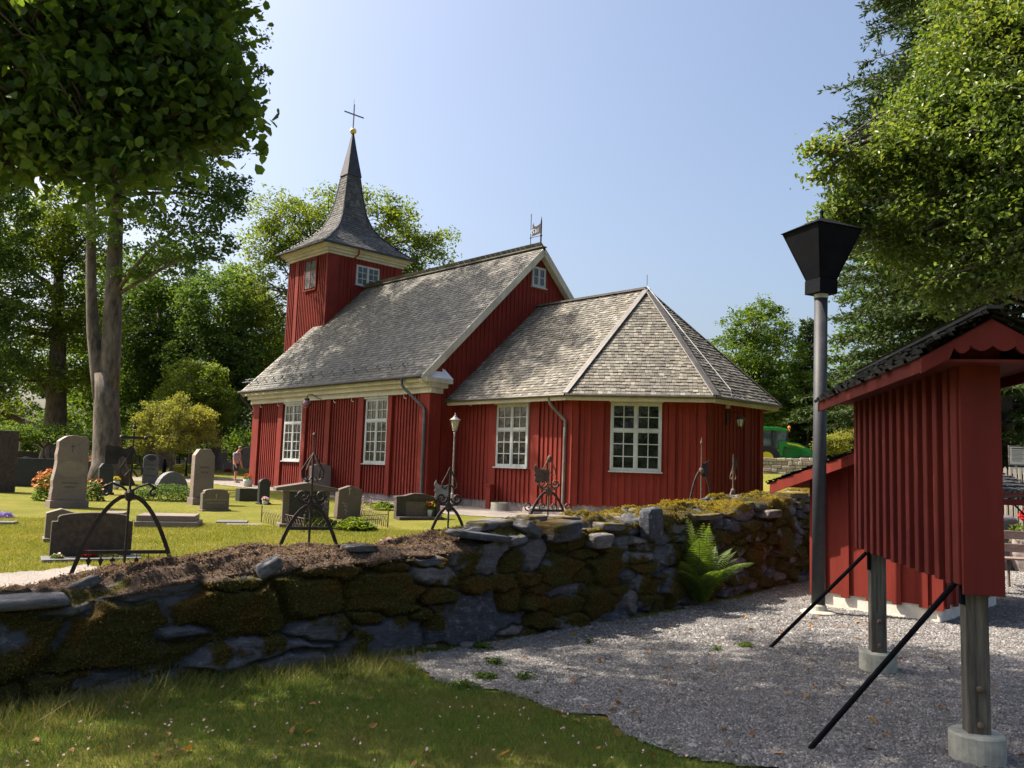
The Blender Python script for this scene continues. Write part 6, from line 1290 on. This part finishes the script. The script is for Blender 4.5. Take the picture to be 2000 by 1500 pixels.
cap_ = MB(); hc = Vector(rotp([(.215, 0, 1.635, 0)])[0][:3])+mg; cap_.ball(hc+ZV*.02, .105, 14, 8, (1, .95, .8)); cd = Vector(rotp([(1, 0, 0, 0)])[0][:3]).normalized(); cap_.box(hc+cd*.12-ZV*.02, cd*.07, Vector((-cd.y, cd.x, 0))*.07, ZV*.008); cap_.build('cap', mat('cap_cloth', (.12, .1, .09)), man, True)
shoes = MB()
for x, y in ((.02, .12), (.22, -.12)):
    q = Vector(rotp([(x, y, .05, 0)])[0][:3])+mg; shoes = MB(); shoes.ball(q, .06, 12, 8, (1, 1, .8)); shoes.ball(q+cd*.1-ZV*.012, .055, 12, 8, (1.4, 1, .6)); shoes.build('shoe', M['shoe'], man, True)
# ---------------- right edge: bench, shelter, fence, sign, planter ----------------
bc = at(1990, 13.2); be = thing('garden_bench', 'brown slatted garden bench at the right edge', 'bench', bc); bx_ = Vector((.97, -.22, 0)).normalized(); by_ = Vector((.22, .97, 0)).normalized()
def bpn(x, y, z): return bc+bx_*x+by_*y+ZV*z
for z, y in ((.78, .25), (.58, .22)): mb = MB(); mb.box(bpn(.3, y, z), bx_*.72, by_*.012, ZV*.065); mb.build('back_slat', M['benchwood'], be, bev=.006)
for y in (-.2, -.08, .04): mb = MB(); mb.box(bpn(.3, y, .44), bx_*.72, by_*.045, ZV*.014); mb.build('seat_slat', M['benchwood'], be, bev=.005)
for x in (-.25, .9):
    mb = MB(); mb.tube([bpn(x, -.22, 0), bpn(x, -.2, .42), bpn(x, .1, .4), bpn(x, .2, .5), bpn(x, .27, .86)], .02, 8); mb.tube([bpn(x, .22, 0), bpn(x, .1, .4)], .02, 8); mb.build('leg', M['rustiron'], be)
sc_ = at(1925, 12.4); st_ = thing('small_shelter', 'small shingled roof with red edge on a dark post, beside the bench', 'notice board', sc_)
zt_ = R(1950, 945, 12.4).z
mb = MB(); mb.prism([sc_+Vector((x, -.3, z)) for x, z in ((-.5, zt_-.2), (.42, zt_-.2), (.0, zt_+.02))], (0, .9, 0)); rf = mb.build('roof', M['slatebase'], st_)
for sd in (-1, 1):
    a_ = [sc_+Vector((.46*sd, -.34, zt_-.21)), sc_+Vector((.46*sd, .62, zt_-.21)), sc_+Vector((0, .62, zt_+.03)), sc_+Vector((0, -.34, zt_+.03))]; x = (a_[1]-a_[0]).normalized(); n_ = Vector((.45*sd, 0, 1)).normalized(); tt = (a_[3]-a_[0]).normalized(); rows = [(a_[0]+tt*y, a_[1]+tt*y, tt, n_) for y in np.arange(-.03, .46, .09)]; m3 = MB(); shingle_rows(m3, rows, .12, .1, .02); m3.build('shingles', M['shingdark'], rf)
mb = MB(); mb.box(sc_+Vector((0, -.32, zt_-.26)), (.42, 0, 0), (0, .012, 0), (0, 0, .045)); mb.build('fascia', M['red2'], st_); mb = MB(); mb.box(sc_+Vector((0, .1, (zt_-.2)/2)), (.06, 0, 0), (0, .06, 0), (0, 0, (zt_-.2)/2)); mb.build('post', M['wood'], st_)
mb = MB(); mb.tube([sc_+Vector((.35, 0, zt_-.25)), sc_+Vector((.75, -.2, zt_-.75))], .014, 6); mb.build('brace', M['black'], st_)
A_, B_ = at(1900, 17.5), at(2120, 15.5); pf_ = thing('picket_fence', 'weathered grey picket fence with pointed tops at the right edge', 'fence', (A_+B_)/2); d = (B_-A_); Ln = d.length; d.normalize(); n_ = Vector((d.y, -d.x, 0)); pzt = R(1960, 922, 16.7).z
s = 0
while s < Ln:
    mb = MB(); c = A_+d*s; hh = pzt+random.uniform(-.02, .02); mb.prism([c+d*x+ZV*z for x, z in ((-.035, .08), (.035, .08), (.035, hh-.05), (0, hh), (-.035, hh-.05))], n_*.02); mb.build('picket', M['picket'], pf_); s += .1
for z in (.45, pzt-.4): mb = MB(); mb.box((A_+B_)/2+ZV*z-n_*.03, d*Ln/2, n_*.02, ZV*.04); mb.build('rail', M['picket'], pf_)
sg_ = at(1985, 18); sn_ = thing('information_sign', 'white framed information sign with dark text lines on a grey post', 'sign', sg_)
def sp2(px, py): return R(px, py, 17.9)
mb = MB(); mb.tube([sg_, sg_+ZV*(sp2(1985, 915).z)], .03, 8); mb.build('post', M['lampgrey'], sn_)
q0, q1 = sp2(1970, 909), sp2(2003, 871); mb = MB(); cx_, cz_ = (q0.x+q1.x)/2, (q0.z+q1.z)/2; hw_, hh_ = (q1.x-q0.x)/2, (q1.z-q0.z)/2
mb.box((cx_, 17.9, cz_), (hw_, 0, 0), (0, .02, 0), (0, 0, hh_)); mb.build('frame', M['lampgrey'], sn_, bev=.01)
mb = MB(); mb.box((cx_, 17.877, cz_), (hw_*.86, 0, 0), (0, .004, 0), (0, 0, hh_*.86)); shp = mb.build('sheet', mat('white_sheet', (.8, .78, .72)), sn_)
mb = MB(); mb.box((cx_, 17.872, cz_+hh_*.7), (hw_*.7, 0, 0), (0, .001, 0), (0, 0, .011))
for k in range(9): mb.box((cx_-hw_*.04*(k % 3), 17.872, cz_+hh_*(.5-.13*k)), (hw_*(.68-.05*(k % 3)), 0, 0), (0, .001, 0), (0, 0, .004))
mb.build('text_line', M['engr'], shp)
mb = MB(); mb.box((cx_-.02, 17.9, R(1985, 919, 17.9).z), (hw_*.85, 0, 0), (0, .012, 0), (0, 0, .07)); mb.build('lower_plate', mat('white_plate', (.78, .77, .74)), sn_)
pc_ = at(2010, 15.2); pl_ = thing('stone_planter', 'weathered stone planter with green foliage and red geraniums behind the bench', 'planter', pc_)
mb = MB(); mb.lathe(pc_, [(.3, 0), (.4, .3), (.45, .62), (.38, .62)], 16); mb.build('trough', M['foundation'], pl_)
P = unit(rng.normal(size=(900, 3)))*np.array([.62, .4, .22])*rng.uniform(.5, 1, (900, 1))+np.array([pc_.x, pc_.y, .72]); V_, F_ = leaves(P, .07, .6); npmesh('foliage', V_, F_, LM['bright'], pl_)
P = unit(rng.normal(size=(260, 3)))*np.array([.3, .2, .12])+np.array([pc_.x+.05, pc_.y-.1, 1.05]); V_, F_ = leaves(P, .06, .3, False, 1); npmesh('flowers', V_, F_, petal['red'], pl_)
c = at(1948, 15.5); V_, F_, _ = slab(c+ZV*.4, (.3, .1, 0), (-.1, .25, 0), (0, 0, .55), 8); o = npmesh('boulder', V_, F_, M['ggrey'], None, True, c); tag(o, 'upright grey boulder behind the bench', 'boulder')
# ---------------- foreground growth ----------------
fc = G(1368, 1186); fern = thing('fern', 'large bright green fern growing at the foot of the stone wall', 'fern', fc)
PV = []; PF = []; mb = MB()
for k in range(44):
    a = rng.uniform(0, 2*math.pi); Lf = rng.uniform(.75, 1.3); lean = rng.uniform(.1, .62); dr = Vector((math.cos(a), math.sin(a)*.7-.15, 0)).normalized(); pts = [fc+dr*(Lf*lean*(t**1.3)*.95)+ZV*(Lf*(1.0-.3*lean)*t-.62*Lf*lean*t**2.4) for t in np.linspace(0, 1, 30)]
    mb.tube(pts[::3], .004, 4); sd = dr.cross(ZV)
    for i in range(3, 29):
        t = i/29; wl_ = .155*Lf*max(0, math.sin(min(1, t*.92+.1)*math.pi))**.85+.004; tv = (pts[min(29, i+1)]-pts[i-1]).normalized(); nn_ = sd.cross(tv).normalized()
        for sgn in (-1, 1):
            pd_ = (sd*sgn+tv*.4).normalized(); w0 = .0085; q = pts[i]
            for j in range(4):
                u0_, u1_ = j/4, (j+1)/4; q0_ = q+pd_*(wl_*u0_)-ZV*(.3*wl_*u0_**2); q1_ = q+pd_*(wl_*u1_)-ZV*(.3*wl_*u1_**2); wa, wb = w0*(1-u0_*.75)+rng.uniform(-.002, .002), w0*(1-u1_*.85); n0_ = len(PV)
                PV += [q0_-tv*wa, q0_+tv*wa, q1_+tv*wb, q1_-tv*wb]; PF.append((n0_, n0_+1, n0_+2, n0_+3))
mb.build('stem', M['wood'], fern); LM['fern'] = leafmat('fern_leaf', [(.06, .115, .02), (.1, .165, .03), (.15, .22, .045)], .45, .5); npmesh('fronds', np.array([tuple(p) for p in PV]), np.array(PF), LM['fern'], fern); print('fern', len(PF))
# grass of the foreground
def blades(name, label, n, xr, yr, h, wdt, m, mask, lean=.5):
    x = rng.uniform(*xr, n*2); y = rng.uniform(*yr, n*2); k = mask(x, y); x, y = x[k][:n], y[k][:n]; n = len(x); z = gz(x, y); a = rng.uniform(0, 2*math.pi, n); hh = h*rng.uniform(.5, 1.3, n)*(.5+fbm(x, y, 1.3, 3, 41)); ln = rng.normal(0, lean, (n, 2))*hh[:, None]
    dx, dy = np.cos(a)*wdt, np.sin(a)*wdt; B = np.stack([x, y, z], 1); d_ = np.stack([dx, dy, dx*0], 1); T_ = B+np.stack([ln[:, 0], ln[:, 1], hh], 1); Mi = B+np.stack([ln[:, 0]*.35, ln[:, 1]*.35, hh*.6], 1)
    V_ = np.stack([B-d_, B+d_, Mi+d_*.8, T_, Mi-d_*.8], 1).reshape(-1, 3); k5 = np.arange(n)*5
    F_ = np.concatenate([np.stack([k5, k5+1, k5+2, k5+4], 1), np.stack([k5+4, k5+2, k5+3, k5+3], 1)])
    F_ = np.stack([k5, k5+1, k5+2, k5+4], 1); V2 = V_.reshape(n, 5, 3)[:, [0, 1, 2, 4]].copy(); V2[:, 2] = V2[:, 3] = T_; V2[:, 2] += d_*.15; o = npmesh(name, V2.reshape(-1, 3), np.arange(4*n).reshape(n, 4), m); tag(o, label, 'grass', kind='stuff')
def wallside(x, y): # in front of wall
    dmin = np.full(np.shape(x), 9.); sgn = np.zeros(np.shape(x))
    s = np.interp(x, px0, sv); i = np.searchsorted(sv, s).clip(0, len(sv)-1); return (x-px0[i])*nxx[i]+(y-py0[i])*nyy[i]
def grassmat(name, cols, dry):
    m = leafmat(name, cols, .3, .6, spec=.2); n = m.node_tree; b = n.nodes['Principled BSDF']; src = b.inputs['Base Color'].links[0].from_socket
    f = ramp_in(n, noise(n, .8, 4, .6, coords(n, 'Object')), [(.46, (0, 0, 0)), (.62, (1, 1, 1))]); c = mixc(n, f, src, dry)
    c2 = mixc(n, 1, c, (1, 1, 1), 'MULTIPLY'); n.links.new(c, b.inputs['Base Color']); return m
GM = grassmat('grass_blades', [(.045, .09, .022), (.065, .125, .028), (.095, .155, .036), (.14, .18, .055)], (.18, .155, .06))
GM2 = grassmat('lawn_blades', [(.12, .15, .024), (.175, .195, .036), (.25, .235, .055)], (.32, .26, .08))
inyard = YARD; YG = inpoly(yard, .3, 4)
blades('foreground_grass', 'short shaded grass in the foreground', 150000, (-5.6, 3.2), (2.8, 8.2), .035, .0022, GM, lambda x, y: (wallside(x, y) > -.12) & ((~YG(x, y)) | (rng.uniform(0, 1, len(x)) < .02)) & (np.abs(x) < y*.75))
blades('tall_grass', 'longer dry grass along the foot of the wall', 16000, (-5, 0), (4.2, 7.6), .11, .002, grassmat('dry_grass_blades', [(.06, .09, .02), (.12, .14, .035), (.26, .21, .09)], (.3, .23, .1)), lambda x, y: (np.abs(wallside(x, y)-.3) < .34) & ~inyard(x, y), .6)
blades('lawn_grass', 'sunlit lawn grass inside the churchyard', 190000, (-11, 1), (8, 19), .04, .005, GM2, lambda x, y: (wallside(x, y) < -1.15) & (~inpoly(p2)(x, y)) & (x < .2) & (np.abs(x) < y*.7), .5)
# gravel pebbles
def pebbles(n, xr, yr, size, mask, name='gravel_stones'):
    x = rng.uniform(*xr, n*3); y = rng.uniform(*yr, n*3); k = mask(x, y); x, y = x[k][:n], y[k][:n]; n = len(x); r = size*rng.uniform(.5, 1.4, n); r[rng.uniform(0, 1, n) > .997] *= 2.6; z = gz(x, y)+.012+r*.2; C = np.stack([x, y, z], 1)
    oct_ = np.array([[1, 0, 0], [.3, .95, 0], [-.8, .6, 0], [-.8, -.6, 0], [.3, -.95, 0], [0, 0, .6], [0, 0, -.5]], float); a = rng.uniform(0, 2*math.pi, n); sc3 = rng.uniform(.6, 1.2, (n, 3)); ca_, sa_ = np.cos(a), np.sin(a)
    P = oct_[None]*sc3[:, None, :]*(1+rng.normal(0, .12, (n, 7, 1))); P = np.stack([P[..., 0]*ca_[:, None]-P[..., 1]*sa_[:, None], P[..., 0]*sa_[:, None]+P[..., 1]*ca_[:, None], P[..., 2]], -1)*r[:, None, None]+C[:, None, :]
    f = np.array([[0, 1, 5], [1, 2, 5], [2, 3, 5], [3, 4, 5], [4, 0, 5]]); F_ = (f[None]+np.arange(n)[:, None, None]*7).reshape(-1, 3); o = npmesh(name, P.reshape(-1, 3), F_, pebm, smooth=False); tag(o, 'loose grey pebbles of the forecourt', 'gravel', kind='stuff')
pebm = isl_stone('pebbles', [(.085, .08, .08), (.19, .18, .175), (.13, .118, .115), (.26, .245, .235), (.16, .152, .15), (.4, .385, .365)])
my = lambda x, y: inyard(x, y) & (wallside(x, y) > .02) & (np.abs(x) < y*.72)
pebbles(90000, (-1.5, 5), (3.2, 8), .0105, my); pebbles(60000, (-1, 11), (8, 15), .015, my)
# weeds, bigger stones, dead leaves
for px, py, r, nm in ((940, 1272, .1, 'beside the slab stone at the wall'), (1022, 1328, .08, 'in the gravel below the slab stone'), (948, 1330, .09, 'at the grass edge of the gravel'), (905, 1345, .08, 'on the boundary of grass and gravel'), (1455, 1268, .08, 'near the far brace foot'), (1400, 1275, .05, 'left of the far brace foot'), (965, 1300, .08, 'between the loose stones'), (1150, 1260, .04, 'in the open gravel')):
    c = G(px, py); V_, F_ = leaves(np.array(c)[None]+np.stack([rng.normal(0, r*.45, 60), rng.normal(0, r*.45, 60), rng.uniform(.01, .05, 60)], 1), r*.7, .9, False, .3); o = npmesh('weed', V_, F_, LM['mid'], None, False, c); tag(o, 'small green weed '+nm, 'weed', 'weeds in the gravel')
for k, (px, py, s_z, nm) in enumerate(((912, 1268, .07, 'square grey stone against the wall foot'), (843, 1268, .05, 'flat pale stone at the corner of wall and grass'), (795, 1297, .06, 'low stone where gravel meets the wall'), (978, 1265, .05, 'pinkish loose stone right of the weed'), (928, 1300, .035, 'small white pebble stone near the weed'), (1068, 1248, .045, 'flat loose stone below the blue slab'), (1235, 1296, .03, 'white flat pebble in the gravel'), (1292, 1392, .035, 'large white pebble in the lower gravel'), (1248, 1296, .03, 'pale lichen covered pebble'), (1205, 1384, .04, 'pale lichen patch stone'), (1280, 1320, .03, 'tan pebble in the middle gravel'))):
    c = G(px, py); V_, F_, _ = slab(c+ZV*s_z*.3, (s_z, 0, 0), (0, s_z*.8, 0), (0, 0, s_z*.5), 40+k, pw=.6, n=14, m_=8); o = npmesh('loose_stone', V_, F_, M['gpink'] if k % 2 else M['ggrey'], None, True, c); tag(o, nm, 'stone', 'loose stones on the gravel')
Pl = []
for k in range(900):
    x, y = rng.uniform(-4, 4), rng.uniform(3.2, 10)
    if abs(x) < y*.7 and wallside(np.array([x]), np.array([y]))[0] > .05 and rng.uniform() < .3: Pl.append((x, y, float(gz(x, y))+.02+.015*rng.uniform()))
V_, F_ = leaves(np.array(Pl), .06, 1.5, True, .6); o = npmesh('fallen_leaves', V_, F_, leafmat('dead_leaf', [(.16, .07, .025), (.28, .14, .05), (.35, .22, .09)], .2, .7)); tag(o, 'scattered brown fallen leaves', 'fallen leaves', kind='stuff')
Pl = [(x, y, float(gz(x, y))+.04) for x, y in zip(rng.uniform(-4.2, 2, 420), rng.uniform(3.2, 6.5, 420)) if abs(x) < y*.7 and wallside(np.array([x]), np.array([y]))[0] > .3 and not inyard(np.array([x]), np.array([y]))[0] and fbm(x, y, .9, 2, 3) > .42]
V_, F_ = leaves(np.repeat(np.array(Pl), 3, 0)+rng.normal(0, .003, (len(Pl)*3, 3)), .014, .6, False, .9); o = npmesh('clover_flowers', V_, F_, petal['palepink']); tag(o, 'tiny white clover flowers in the grass', 'clover', kind='stuff')
